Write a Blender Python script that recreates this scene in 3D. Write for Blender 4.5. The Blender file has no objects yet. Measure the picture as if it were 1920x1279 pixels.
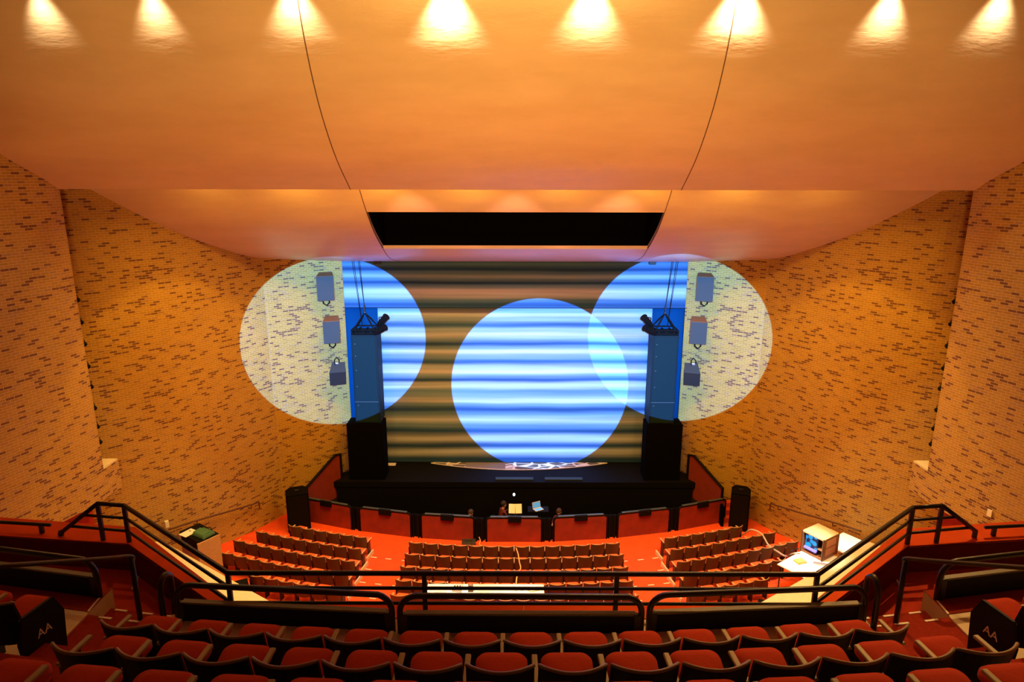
import bpy, bmesh, math, random
from mathutils import Vector, Matrix
random.seed(7)
C = bpy.context.scene.collection
R = math.radians
# =====================================================================
# heights are worked out from the eye (0 = camera height); E lifts them so the front stalls floor is z = 0
E = 13.61
# ---------------------------------------------------------------- camera
cam_d = bpy.data.cameras.new('camera'); cam = bpy.data.objects.new('camera', cam_d); C.objects.link(cam)
cam_d.sensor_width = 36.0; cam_d.lens = 36.0 * 1250.0 / 1920.0
cam_d.clip_start = 0.05; cam_d.clip_end = 200
cam.location = (-0.056, 0, E)
PITCH = math.atan(310 / 1250)
cam.matrix_world = (Matrix.Translation((-0.056, 0, E)) @ Matrix.Rotation(0.0022, 4, 'Z') @
                    Matrix.Rotation(math.pi / 2 - PITCH, 4, 'X') @ Matrix.Rotation(R(0.09), 4, 'Z'))
bpy.context.scene.camera = cam
# ---------------------------------------------------------------- view + world
sc = bpy.context.scene
sc.view_settings.view_transform = 'Standard'; sc.view_settings.look = 'None'
sc.view_settings.gamma = 1; sc.view_settings.use_curve_mapping = False
sc.view_settings.exposure = 0.0
w = bpy.data.worlds.new('world'); sc.world = w; w.use_nodes = True
bg = w.node_tree.nodes['Background']
bg.inputs[0].default_value = (1.0, 0.42, 0.05, 1); bg.inputs[1].default_value = 0.05
WARM = (1.0, 0.47, 0.045); COLD = (0.27, 1.0, 2.3)

def spot(name, loc, target, energy, size_deg, blend=0.5, col=WARM, radius=0.1):
    l = bpy.data.lights.new(name, 'SPOT'); l.energy = energy; l.color = col
    l.spot_size = R(size_deg); l.spot_blend = blend; l.shadow_soft_size = radius
    o = bpy.data.objects.new(name, l); C.objects.link(o); o.location = loc
    o.rotation_euler = (Vector(target) - Vector(loc)).to_track_quat('-Z', 'Y').to_euler()
    return o
def area(name, loc, target, energy, sx, sy, col=WARM):
    l = bpy.data.lights.new(name, 'AREA'); l.shape = 'RECTANGLE'; l.size = sx; l.size_y = sy
    l.energy = energy; l.color = col
    o = bpy.data.objects.new(name, l); C.objects.link(o); o.location = loc
    o.rotation_euler = (Vector(target) - Vector(loc)).to_track_quat('-Z', 'Y').to_euler()
    return o
# three follow spots thrown from the booth beside the camera
def ty(py, Y):
    u = (640 - py) / 1250; c, s = math.cos(PITCH), math.sin(PITCH)
    return E + Y * (-s + c * u) / (c + s * u)
def ray(px, py, Y):
    """a point at distance Y on a sight direction (dx, dz per metre)"""
    return (px * Y, Y, E + py * Y)
FS = 50000
spot('follow_spot_left',  (-0.25, -0.2, E + 0.30), ray(-0.2765, -0.2478, 26.5), FS, 14.75, 0.015, COLD, 0.015).scale = (1, .93, 1)
spot('follow_spot_mid',   (0.05, -0.2, E + 0.30),  ray(0.0390, -0.3160, 27.5), FS * 1.15, 14.4, 0.015, COLD, 0.015).scale = (1.04, 1, 1)
spot('follow_spot_right', (0.25, -0.2, E + 0.30),  ray(0.2505, -0.2422, 26.5), FS, 14.75, 0.015, COLD, 0.015).scale = (1, .93, 1)
# recessed cans above the upper ceiling panel
for i, x in enumerate([-9.75, -7.45, -4.55, -1.42, 1.52, 4.55, 7.6, 9.85]):
    spot('ceiling_can', (x, 14.49, E + 3.95), (x * 1.0, 14.95, E + 0.5), [1000, 1100, 1100, 3000, 2100, 2900, 1900, 1600][i], 84 if 1 < i < 6 else 72, 0.9, (1.0, 0.72, 0.34), 0.06)
# downlights hidden between the two ceiling panels
for x in (-9.2, -6.6, -4.0, -1.4, 1.4, 4.0, 6.6, 9.2):
    spot('slot_downlight', (x, 18.85, E + 0.35), (x * 0.95, 20.6, 0), 1450 if abs(x) < 9 else 700, 140, 1.0, WARM, 0.15)
# wall washers
for s in (-1, 1):
    spot('wall_washer', (s * 7.0, 18.95, E + 0.2), (s * 11.8, 21.6, E - 10.5), 800, 62, 0.25, (1.0, 0.50, 0.03), 0.08)
    spot('wall_washer', (s * 4.5, 18.95, E + 0.2), (s * 9.0, 24.5, E - 9), 600, 50, 0.5, (1.0, 0.50, 0.03), 0.1)
    spot('gallery_washer', (s * 9.5, 9.0, E + 4.0), (s * 12.9, 15.8, E - 7), 560 if s < 0 else 900, 75, 0.5, (1.0, 0.53, 0.03), 0.1)
spot('gallery_front_light', (4.0, 14.3, E + 3.9), (2.6, 4.6, E - 5), 1900, 38, 0.9, (1.0, 0.50, 0.14), 0.05)
# unseen fill spots added to lift the ceiling; gallery downlights
for s in (-1, 1):
    spot('gallery_uplight', (s * 3.0, 2.0, E - 1.2), (s * 3.6, 16.5, E + 1.9), 4600, 82, 0.9, (1.0, 0.49, 0.10), 0.4)
    spot('gallery_downlight', (s * 9.6, 14.3, E + 3.9), (s * 4.6, 6.2, E - 5), 3000 if s > 0 else 420, 38, 0.8, (1.0, 0.55, 0.16), 0.05)

for x in (-3.2, 0, 3.2):
    spot('stage_front_wash', (x, 18.8, E - 0.2), (x * 1.0, 27.5, 6.0), 470, 62, 0.6, (1.0, 0.36, 0.17), 0.1)  # added fill to brighten the curtain bands outside the spots
# ---------------------------------------------------------------- materials
MATS = {}
def principled(name):
    m = bpy.data.materials.new(name); m.use_nodes = True
    return m, m.node_tree, m.node_tree.nodes['Principled BSDF']
def mat(name, col, rough=0.6, metal=0.0, noise=0.0, nscale=20.0, bump=0.0, spec=0.5, emit=None, estr=0.0, sheen=0.0):
    if name in MATS: return MATS[name]
    m, nt, b = principled(name)
    b.inputs['Base Color'].default_value = (*col, 1); b.inputs['Roughness'].default_value = rough
    b.inputs['Metallic'].default_value = metal; b.inputs['Specular IOR Level'].default_value = spec
    if sheen: b.inputs['Sheen Weight'].default_value = sheen
    tc = nt.nodes.new('ShaderNodeTexCoord')
    n = nt.nodes.new('ShaderNodeTexNoise'); n.inputs['Scale'].default_value = nscale; n.inputs['Detail'].default_value = 4
    nt.links.new(tc.outputs['Object'], n.inputs['Vector'])
    if noise:
        r = nt.nodes.new('ShaderNodeMapRange'); r.inputs['To Min'].default_value = 1 - noise; r.inputs['To Max'].default_value = 1 + noise
        nt.links.new(n.outputs['Fac'], r.inputs['Value'])
        mx = nt.nodes.new('ShaderNodeVectorMath'); mx.operation = 'SCALE'; mx.inputs[0].default_value = col
        nt.links.new(r.outputs['Result'], mx.inputs['Scale']); nt.links.new(mx.outputs[0], b.inputs['Base Color'])
    if bump:
        bp = nt.nodes.new('ShaderNodeBump'); bp.inputs['Strength'].default_value = bump; bp.inputs['Distance'].default_value = 0.01
        nt.links.new(n.outputs['Fac'], bp.inputs['Height']); nt.links.new(bp.outputs['Normal'], b.inputs['Normal'])
    if emit:
        b.inputs['Emission Color'].default_value = (*emit, 1); b.inputs['Emission Strength'].default_value = estr
    MATS[name] = m
    return m

def brick_mat():
    m, nt, b = principled('brick')
    uv = nt.nodes.new('ShaderNodeUVMap')
    br = nt.nodes.new('ShaderNodeTexBrick')
    br.inputs['Scale'].default_value = 1; br.inputs['Brick Width'].default_value = 0.225; br.inputs['Row Height'].default_value = 0.074
    br.inputs['Mortar Size'].default_value = 0.0065; br.inputs['Mortar Smooth'].default_value = 0.15; br.inputs['Bias'].default_value = 0
    br.inputs['Color1'].default_value = (0, 0, 0, 1); br.inputs['Color2'].default_value = (1, 1, 1, 1); br.inputs['Mortar'].default_value = (0.5, 0.5, 0.5, 1)
    nt.links.new(uv.outputs['UV'], br.inputs['Vector'])
    # clustering noise so dark bricks gather
    n = nt.nodes.new('ShaderNodeTexNoise'); n.inputs['Scale'].default_value = 1.6; n.inputs['Detail'].default_value = 3
    nt.links.new(uv.outputs['UV'], n.inputs['Vector'])
    a = nt.nodes.new('ShaderNodeMath'); a.operation = 'MULTIPLY_ADD'; a.inputs[1].default_value = 0.18; 
    nt.links.new(n.outputs['Fac'], a.inputs[0])
    sep = nt.nodes.new('ShaderNodeSeparateColor'); nt.links.new(br.outputs['Color'], sep.inputs[0])
    nt.links.new(sep.outputs[0], a.inputs[2])
    ramp = nt.nodes.new('ShaderNodeValToRGB'); dv = nt.nodes.new('ShaderNodeMath'); dv.operation = 'DIVIDE'; dv.inputs[1].default_value = 1.18; nt.links.new(a.outputs[0], dv.inputs[0]); nt.links.new(dv.outputs[0], ramp.inputs[0])
    e = ramp.color_ramp.elements
    e[0].position = 0.0; e[0].color = (0.47, 0.295, 0.062, 1)
    e[1].position = 1.0; e[1].color = (0.15, 0.07, 0.03, 1)
    for p, c in ((0.35, (0.37, 0.22, 0.042, 1)), (0.62, (0.45, 0.275, 0.055, 1)), (0.76, (0.36, 0.22, 0.08, 1)), (0.80, (0.17, 0.08, 0.032, 1))):
        x = e.new(p); x.color = c
    mx = nt.nodes.new('ShaderNodeMix'); mx.data_type = 'RGBA'
    nt.links.new(br.outputs['Fac'], mx.inputs[0]); nt.links.new(ramp.outputs[0], mx.inputs[6]); mx.inputs[7].default_value = (0.62, 0.43, 0.19, 1)
    nt.links.new(mx.outputs[2], b.inputs['Base Color'])
    bp = nt.nodes.new('ShaderNodeBump'); bp.inputs['Strength'].default_value = 0.5; bp.inputs['Distance'].default_value = 0.008; bp.invert = True
    nt.links.new(br.outputs['Fac'], bp.inputs['Height']); nt.links.new(bp.outputs[0], b.inputs['Normal'])
    b.inputs['Roughness'].default_value = 0.8; b.inputs['Specular IOR Level'].default_value = 0.25
    return m
BRICK = brick_mat()

def plaster_mat():
    m, nt, b = principled('painted_plaster')
    tc = nt.nodes.new('ShaderNodeTexCoord')
    mp = nt.nodes.new('ShaderNodeMapping'); mp.inputs['Scale'].default_value = (0.35, 1.2, 1.2)
    nt.links.new(tc.outputs['Object'], mp.inputs[0])
    n = nt.nodes.new('ShaderNodeTexNoise'); n.inputs['Scale'].default_value = 1.3; n.inputs['Detail'].default_value = 6; n.inputs['Roughness'].default_value = 0.6
    nt.links.new(mp.outputs[0], n.inputs['Vector'])
    r = nt.nodes.new('ShaderNodeValToRGB'); nt.links.new(n.outputs['Fac'], r.inputs[0])
    r.color_ramp.elements[0].position = 0.3; r.color_ramp.elements[0].color = (0.66, 0.55, 0.45, 1)
    r.color_ramp.elements[1].position = 0.7; r.color_ramp.elements[1].color = (0.76, 0.65, 0.56, 1)
    nt.links.new(r.outputs[0], b.inputs['Base Color'])
    bp = nt.nodes.new('ShaderNodeBump'); bp.inputs['Strength'].default_value = 0.38; bp.inputs['Distance'].default_value = 0.05
    nt.links.new(n.outputs['Fac'], bp.inputs['Height']); nt.links.new(bp.outputs[0], b.inputs['Normal'])
    b.inputs['Roughness'].default_value = 0.36; b.inputs['Specular IOR Level'].default_value = 0.5
    return m
PLASTER = plaster_mat()

def stripe_mat(name, stops, z0, z1, dist=0.10):
    """soft horizontal weave bands; stops = [(z, brightness)]"""
    m, nt, b = principled(name)
    g = nt.nodes.new('ShaderNodeNewGeometry'); s = nt.nodes.new('ShaderNodeSeparateXYZ'); nt.links.new(g.outputs['Position'], s.inputs[0])
    mp = nt.nodes.new('ShaderNodeMapping'); mp.inputs['Scale'].default_value = (0.16, 0.0, 0.9)
    nt.links.new(g.outputs['Position'], mp.inputs[0])
    n = nt.nodes.new('ShaderNodeTexNoise'); n.inputs['Scale'].default_value = 1.0; n.inputs['Detail'].default_value = 2
    nt.links.new(mp.outputs[0], n.inputs['Vector'])
    a = nt.nodes.new('ShaderNodeMath'); a.operation = 'MULTIPLY_ADD'; a.inputs[1].default_value = dist * 2; nt.links.new(n.outputs['Fac'], a.inputs[0]); nt.links.new(s.outputs['Z'], a.inputs[2])
    mr = nt.nodes.new('ShaderNodeMapRange'); mr.inputs['From Min'].default_value = z0 + dist; mr.inputs['From Max'].default_value = z1 + dist
    nt.links.new(a.outputs[0], mr.inputs['Value'])
    r = nt.nodes.new('ShaderNodeValToRGB'); nt.links.new(mr.outputs[0], r.inputs[0]); r.color_ramp.interpolation = 'EASE'
    dark = Vector((0.022, 0.058, 0.17)); light = Vector((0.50, 0.56, 0.72))
    els = r.color_ramp.elements
    st = sorted(((z - z0) / (z1 - z0), v) for z, v in stops)
    for i, (p, v) in enumerate(st):
        e = els[i] if i < 2 else els.new(p)
        e.position = p
        c = Vector((dark.x + (light.x - dark.x) * v ** 1.5, dark.y + (light.y - dark.y) * v, dark.z + (light.z - dark.z) * v ** .8)); e.color = (*c, 1)
    # finer horizontal streaks and vertical weave
    mp2 = nt.nodes.new('ShaderNodeMapping'); mp2.inputs['Scale'].default_value = (0.10, 0.0, 5.0); nt.links.new(g.outputs['Position'], mp2.inputs[0])
    n2 = nt.nodes.new('ShaderNodeTexNoise'); n2.inputs['Scale'].default_value = 1.0; n2.inputs['Detail'].default_value = 3; nt.links.new(mp2.outputs[0], n2.inputs['Vector'])
    mr2 = nt.nodes.new('ShaderNodeMapRange'); mr2.inputs['From Min'].default_value = 0.3; mr2.inputs['From Max'].default_value = 0.7; mr2.inputs['To Min'].default_value = 0.7; mr2.inputs['To Max'].default_value = 1.25
    nt.links.new(n2.outputs['Fac'], mr2.inputs['Value'])
    v = nt.nodes.new('ShaderNodeVectorMath'); v.operation = 'SCALE'; nt.links.new(r.outputs[0], v.inputs[0]); nt.links.new(mr2.outputs[0], v.inputs['Scale'])
    nt.links.new(v.outputs[0], b.inputs['Base Color'])
    b.inputs['Roughness'].default_value = 0.95; b.inputs['Specular IOR Level'].default_value = 0.05
    return m

def wood_mat(name, c1, c2, scale=6):
    m, nt, b = principled(name)
    tc = nt.nodes.new('ShaderNodeTexCoord'); mp = nt.nodes.new('ShaderNodeMapping'); mp.inputs['Scale'].default_value = (1, 1, 8)
    nt.links.new(tc.outputs['Object'], mp.inputs[0])
    n = nt.nodes.new('ShaderNodeTexNoise'); n.inputs['Scale'].default_value = scale; n.inputs['Detail'].default_value = 5; nt.links.new(mp.outputs[0], n.inputs['Vector'])
    r = nt.nodes.new('ShaderNodeValToRGB'); nt.links.new(n.outputs['Fac'], r.inputs[0])
    r.color_ramp.elements[0].position = 0.35; r.color_ramp.elements[0].color = (*c1, 1); r.color_ramp.elements[1].position = 0.65; r.color_ramp.elements[1].color = (*c2, 1)
    nt.links.new(r.outputs[0], b.inputs['Base Color']); b.inputs['Roughness'].default_value = 0.45
    MATS[name] = m
    return m
def stone_mat():
    """painted stone paving: dark stones, white joints, with a bare painted path"""
    m, nt, b = principled('painted_stone_cloth')
    g = nt.nodes.new('ShaderNodeNewGeometry'); v = nt.nodes.new('ShaderNodeTexVoronoi'); v.feature = 'DISTANCE_TO_EDGE'; v.inputs['Scale'].default_value = 1.55
    mp = nt.nodes.new('ShaderNodeMapping'); mp.inputs['Scale'].default_value = (1, 2.4, 0); nt.links.new(g.outputs['Position'], mp.inputs[0]); nt.links.new(mp.outputs[0], v.inputs['Vector'])
    r = nt.nodes.new('ShaderNodeValToRGB'); nt.links.new(v.outputs['Distance'], r.inputs[0])
    r.color_ramp.elements[0].position = 0.06; r.color_ramp.elements[0].color = (0.85, 0.85, 0.85, 1)
    r.color_ramp.elements[1].position = 0.10; r.color_ramp.elements[1].color = (0.13, 0.12, 0.10, 1)
    s = nt.nodes.new('ShaderNodeSeparateXYZ'); nt.links.new(g.outputs['Position'], s.inputs[0])
    # bare band between x=-2.25 and x=-0.4
    a = nt.nodes.new('ShaderNodeMath'); a.operation = 'COMPARE'; a.inputs[1].default_value = -1.28; a.inputs[2].default_value = 0.88
    nt.links.new(s.outputs['X'], a.inputs[0])
    mx = nt.nodes.new('ShaderNodeMix'); mx.data_type = 'RGBA'; nt.links.new(a.outputs[0], mx.inputs[0]); nt.links.new(r.outputs[0], mx.inputs[6]); mx.inputs[7].default_value = (0.22, 0.2, 0.18, 1)
    nt.links.new(mx.outputs[2], b.inputs['Base Color']); b.inputs['Roughness'].default_value = 0.8
    return m

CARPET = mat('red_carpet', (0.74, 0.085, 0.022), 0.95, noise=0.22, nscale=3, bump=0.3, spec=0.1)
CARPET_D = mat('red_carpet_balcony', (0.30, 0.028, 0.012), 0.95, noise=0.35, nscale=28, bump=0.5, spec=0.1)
REDWALL = mat('red_wall_cloth', (0.42, 0.03, 0.012), 0.9, noise=0.3, nscale=5, spec=0.1)
CONCRETE = mat('cream_concrete', (0.70, 0.60, 0.42), 0.8, noise=0.1, nscale=6)
BLACK = mat('black_paint', (0.003, 0.003, 0.0035), 0.7, spec=0.15)
BLACKV = mat('black_drape', (0.0025, 0.0025, 0.003), 0.95, spec=0.03)
RAIL = mat('dark_rail_paint', (0.012, 0.009, 0.007), 0.38, noise=0.1)
RAILG = mat('worn_grey_edge', (0.16, 0.14, 0.11), 0.5, noise=0.25, nscale=14)
SHELLB = mat('dark_seat_shell', (0.007, 0.005, 0.004), 0.6, spec=0.2)
SHELLT = mat('tan_seat_shell', (0.105, 0.070, 0.024), 0.55, noise=0.12, nscale=5)
EDGE = mat('tan_seat_edge', (0.24, 0.15, 0.08), 0.5)
PADB = mat('orange_red_upholstery', (0.42, 0.035, 0.008), 0.9, noise=0.12, nscale=30, bump=0.2, sheen=0.0, spec=0.2)
PADO = mat('bright_red_upholstery', (0.80, 0.12, 0.035), 0.85, noise=0.1, nscale=30, spec=0.2)
ARM = mat('tan_armrest', (0.30, 0.22, 0.11), 0.5, noise=0.1)
METAL = mat('dark_iron', (0.05, 0.05, 0.055), 0.4, metal=0.7)
CHROME = mat('steel', (0.55, 0.55, 0.57), 0.3, metal=1.0)
TAPE = mat('white_nosing', (0.85, 0.80, 0.66), 0.6)
WHITE = mat('white_cloth', (0.90, 0.88, 0.86), 0.8, noise=0.04, nscale=4)
GRILLE = mat('speaker_grille', (0.003, 0.022, 0.034), 0.75, noise=0.25, nscale=60, spec=0.15)
CABINET = mat('speaker_cabinet', (0.002, 0.014, 0.022), 0.6, noise=0.2, nscale=12, spec=0.2)
BOXGREY = mat('grey_speaker_face', (0.04, 0.052, 0.060), 0.7, noise=0.15, nscale=40, spec=0.2)
BROWNTOP = mat('brown_speaker_wood', (0.22, 0.09, 0.035), 0.6, noise=0.15, nscale=8)
TORM = mat('dark_blue_drape', (0.002, 0.05, 0.17), 0.95, noise=0.15, nscale=2, spec=0.05)
WOOD = wood_mat('light_wood', (0.50, 0.30, 0.12), (0.60, 0.38, 0.17))
SKIN = mat('skin', (0.45, 0.25, 0.16), 0.6)

# ---------------------------------------------------------------- mesh building
class MB:
    def __init__(s): s.v = []; s.f = []; s.uv = None
    def add(s, vs, fs):
        o = len(s.v); s.v += [tuple(x) for x in vs]; s.f += [tuple(i + o for i in f) for f in fs]; return s
    def box(s, c, d, rz=0, rx=0, ry=0, taper=1.0):
        M = Matrix.Translation(c) @ Matrix.Rotation(rz, 4, 'Z') @ Matrix.Rotation(ry, 4, 'Y') @ Matrix.Rotation(rx, 4, 'X')
        vs = []
        for z in (-.5, .5):
            k = taper if z > 0 else 1
            for x, y in ((-.5, -.5), (.5, -.5), (.5, .5), (-.5, .5)): vs.append(M @ Vector((x * d[0] * k, y * d[1] * k, z * d[2])))
        return s.add(vs, [(3, 2, 1, 0), (4, 5, 6, 7), (0, 1, 5, 4), (1, 2, 6, 5), (2, 3, 7, 6), (3, 0, 4, 7)])
    def prism(s, poly, z0, z1):
        n = len(poly)
        vs = [(x, y, z0) for x, y in poly] + [(x, y, z1) for x, y in poly]
        fs = [tuple(range(n - 1, -1, -1)), tuple(range(n, 2 * n))] + [(i, (i + 1) % n, (i + 1) % n + n, i + n) for i in range(n)]
        return s.add(vs, fs)
    def xprism(s, poly, y0, y1, M=None):
        """polygon in x,z extruded along y"""
        n = len(poly); M = M or Matrix()
        vs = [M @ Vector((x, y0, z)) for x, z in poly] + [M @ Vector((x, y1, z)) for x, z in poly]
        return s.add(vs, [tuple(range(n)), tuple(range(2 * n - 1, n - 1, -1))] + [(i + n, (i + 1) % n + n, (i + 1) % n, i) for i in range(n)])
    def tube(s, path, r, n=8, cap=True):
        P = [Vector(p) for p in path]; rings = []
        up = None
        for i, p in enumerate(P):
            t = ((P[min(i + 1, len(P) - 1)] - P[max(i - 1, 0)])).normalized()
            if up is None:
                up = Vector((0, 0, 1)) if abs(t.z) < .9 else Vector((1, 0, 0))
            a = (up - t * up.dot(t)).normalized(); b = t.cross(a); up = a
            rr = r[i] if isinstance(r, (list, tuple)) else r
            rings.append([p + (a * math.cos(2 * math.pi * k / n) + b * math.sin(2 * math.pi * k / n)) * rr for k in range(n)])
        vs = [q for ring in rings for q in ring]; fs = []
        for i in range(len(P) - 1):
            for k in range(n): fs.append((i * n + k, i * n + (k + 1) % n, (i + 1) * n + (k + 1) % n, (i + 1) * n + k))
        if cap: fs += [tuple(range(n - 1, -1, -1)), tuple(range((len(P) - 1) * n, len(P) * n))]
        return s.add(vs, fs)
    def sphere(s, c, r, nu=12, nv=8, sc=(1, 1, 1)):
        vs = []; fs = []
        for j in range(nv + 1):
            ph = math.pi * j / nv
            for i in range(nu):
                th = 2 * math.pi * i / nu
                vs.append((c[0] + r * sc[0] * math.sin(ph) * math.cos(th), c[1] + r * sc[1] * math.sin(ph) * math.sin(th), c[2] + r * sc[2] * math.cos(ph)))
        for j in range(nv):
            for i in range(nu): fs.append((j * nu + i, j * nu + nu * 0 + (i + 1) % nu, (j + 1) * nu + (i + 1) % nu, (j + 1) * nu + i)[::-1])
        return s.add(vs, fs)
    def build(s, name, m, parent=None, smooth=False, bevel=0, kind=None, label=None):
        me = bpy.data.meshes.new(name); me.from_pydata(s.v, [], s.f)
        bm = bmesh.new(); bm.from_mesh(me)
        bmesh.ops.remove_doubles(bm, verts=bm.verts, dist=1e-5)
        bmesh.ops.recalc_face_normals(bm, faces=bm.faces); bm.to_mesh(me); bm.free()
        me.materials.append(m)
        if smooth:
            for p in me.polygons: p.use_smooth = True
        o = bpy.data.objects.new(name, me); C.objects.link(o)
        if parent: o.parent = parent
        if bevel:
            b = o.modifiers.new('bevel', 'BEVEL'); b.width = bevel; b.segments = 3; b.limit_method = 'ANGLE'; b.harden_normals = False
        if kind: o['kind'] = kind
        if label: o['label'] = label
        return o
def struct(name, mb, m, smooth=False, bevel=0): return mb.build(name, m, None, smooth, bevel, kind='structure')
def empty(name, loc=(0, 0, 0), rz=0):
    o = bpy.data.objects.new(name, None); C.objects.link(o); o.location = loc; o.rotation_euler = (0, 0, rz); o.empty_display_size = 0.1
    return o
def tag(o, label, cat, group=None):
    o['label'] = label; o['category'] = cat
    if group: o['group'] = group
    return o
def copy_tree(o, parent=None):
    c = o.copy(); C.objects.link(c)
    if parent: c.parent = parent
    for ch in o.children: copy_tree(ch, c)
    return c
def smooth_path(pts, n=8):
    out = []
    P = [Vector(p) for p in pts]
    for i in range(len(P) - 1):
        p0 = P[i - 1] if i else P[0] * 2 - P[1]; p1 = P[i]; p2 = P[i + 1]; p3 = P[i + 2] if i + 2 < len(P) else P[-1] * 2 - P[-2]
        for k in range(n):
            t = k / n
            out.append(0.5 * ((2 * p1) + (-p0 + p2) * t + (2 * p0 - 5 * p1 + 4 * p2 - p3) * t * t + (-p0 + 3 * p1 - 3 * p2 + p3) * t ** 3))
    out.append(P[-1]); return out

# ---------------------------------------------------------------- brick walls
def brick_wall(name, pts, s, z0, z1, n=8, u0=0.0, thick=0.3, smooth=True, zfun=None):
    """pts: plan (x,y) from near to far for the LEFT side (x negative); s=-1 left, +1 right mirrors"""
    P = smooth_path([Vector((p[0], p[1])) for p in pts], n) if n > 1 else [Vector(p) for p in pts]
    me = bpy.data.meshes.new(name); vs = []; fs = []; uvs = []
    L = u0; acc = [u0]
    for i in range(1, len(P)): L += (P[i] - P[i - 1]).length; acc.append(L)
    nrm = []
    for i in range(len(P)):
        t = (P[min(i + 1, len(P) - 1)] - P[max(i - 1, 0)]).normalized(); nrm.append(Vector((-t.y, t.x)))  # outward for left wall
    for i, p in enumerate(P):
        q = p + nrm[i] * thick
        for (a, z) in ((p, z0), (p, z1), (q, z1), (q, z0)):
            vs.append((a.x * (-s), a.y, z)); uvs.append((acc[i], z if a is p else z + 0.0))
    for i in range(len(P) - 1):
        a = i * 4; b = a + 4
        for k in range(4): fs.append((a + k, a + (k + 1) % 4, b + (k + 1) % 4, b + k))
    fs += [(0, 1, 2, 3), tuple(len(vs) - 4 + k for k in (3, 2, 1, 0))]
    me.from_pydata(vs, [], fs); uv = me.uv_layers.new(name='UVMap')
    for poly in me.polygons:
        for li in poly.loop_indices:
            vi = me.loops[li].vertex_index; uv.data[li].uv = uvs[vi]
    # end caps: use depth for u
    for poly in list(me.polygons)[-2:]:
        for li in poly.loop_indices:
            vi = me.loops[li].vertex_index; uv.data[li].uv = (uvs[vi][0] + (thick if vi % 4 >= 2 else 0), vs[vi][2])
    bm = bmesh.new(); bm.from_mesh(me); bmesh.ops.recalc_face_normals(bm, faces=bm.faces); bm.to_mesh(me); bm.free()
    me.materials.append(BRICK)
    o = bpy.data.objects.new(name, me); C.objects.link(o); o['kind'] = 'structure'
    return o
NEAR = [(-17.6, 5.0), (-16.4, 8.2), (-15.0, 11.3), (-13.67, 14.4), (-13.1, 15.9), (-12.72, 17.06), (-12.44, 17.9), (-12.37, 18.5)]
NEARLOW = NEAR[:-1] + [(-12.36, 18.5), (-12.34, 19.2)]
FARW = [(-14.45, 18.85), (-13.25, 19.8), (-12.1, 21.0), (-11.17, 22.2), (-9.95, 24.2), (-9.5, 25.0)]
for s, side in ((-1, 'left'), (1, 'right')):
    brick_wall('wall_' + side, NEAR, s, E - 8.6, E + 5.0)
    brick_wall('wall_%s_lower' % side, NEARLOW, s, E - 9.5, E - 8.6, thick=1.1)
    brick_wall('wall_%s_far' % side, FARW, s, -0.6, E + 5.0, u0=3.1)
    brick_wall('wall_%s_front' % side, [(-9.5, 25.0), (-7.02, 27.0)], s, -0.6, E + 1.0, n=1, u0=1.3, thick=0.5)
    # pale ledge on top of the lower wall
    struct('trim_%d' % (1 if s < 0 else 2), MB().prism([(s * 12.38, 18.45), (s * 12.36, 19.2), (s * 13.44, 19.2), (s * 13.44, 18.45)], E - 8.62, E - 8.55), CONCRETE)
    # return wall that closes the lighting slot
    struct('wall_%s_slot' % side, MB().box((s * 14.2, 18.62, E - 2.0), (2.8, 0.12, 14)), BLACKV)
    # vomitory: dark red wall below the brick
    struct('wall_%s_vomitory' % side, MB().box((s * 13.7, 14.0, E - 11.9), (0.2, 12, 4.4)), REDWALL)
    # straight seam reveal in the brick
    struct('trim_%d' % (3 if s < 0 else 4), MB().box((s * 9.50, 24.99, 5.6), (0.03, 0.03, 11.9), rz=s * 0.5), mat('pale_mortar', (0.5, 0.34, 0.14), 0.8))

# ---------------------------------------------------------------- ceiling panels
def cloud(name, prof, xs, hole=None, thick=0.12):
    """prof [(Y,H)], xs break positions; hole=(x0,x1,Ya,Yb)"""
    P = smooth_path([Vector((y, h)) for y, h in prof], 8); mb = MB(); n = len(P)
    vs = []; fs = []
    for x in xs:
        for p in P: vs.append((x, p.x, E + p.y))
    for i in range(len(xs) - 1):
        for k in range(n - 1):
            if hole and xs[i] >= hole[0] - 1e-3 and xs[i + 1] <= hole[1] + 1e-3 and P[k].x >= hole[2] - 1e-3 and P[k + 1].x <= hole[3] + 1e-3: continue
            fs.append((i * n + k, i * n + k + 1, (i + 1) * n + k + 1, (i + 1) * n + k))
    mb.add(vs, fs); o = struct(name, mb, PLASTER, smooth=True)
    sd = o.modifiers.new('solid', 'SOLIDIFY'); sd.thickness = thick; sd.offset = 0
    es = o.modifiers.new('split', 'EDGE_SPLIT'); es.split_angle = R(35)
    return o, P
UP = [(14.75, 5.2), (14.78, 4.4), (14.92, 3.5), (15.33, 2.55), (16.05, 1.5), (17.15, 0.50), (18.5, -0.32)]
o, P1 = cloud('ceiling', UP, [-16.5, -4.47, 4.47, 16.5])
LOW = [(19.3, 1.0), (19.8, 0.30), (20.36, -0.33), (21.2, -1.06), (22.2, -1.77), (23.55, -2.44), (24.8, -2.92), (27.0, -3.32)]
o, P2 = cloud('ceiling_front', LOW, [-15.0, -4.65, 4.65, 15.0], hole=(-4.65, 4.65, 21.2, 23.55))
SEAM = mat('dark_joint', (0.12, 0.06, 0.03), 0.8)
tn = 5
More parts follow.
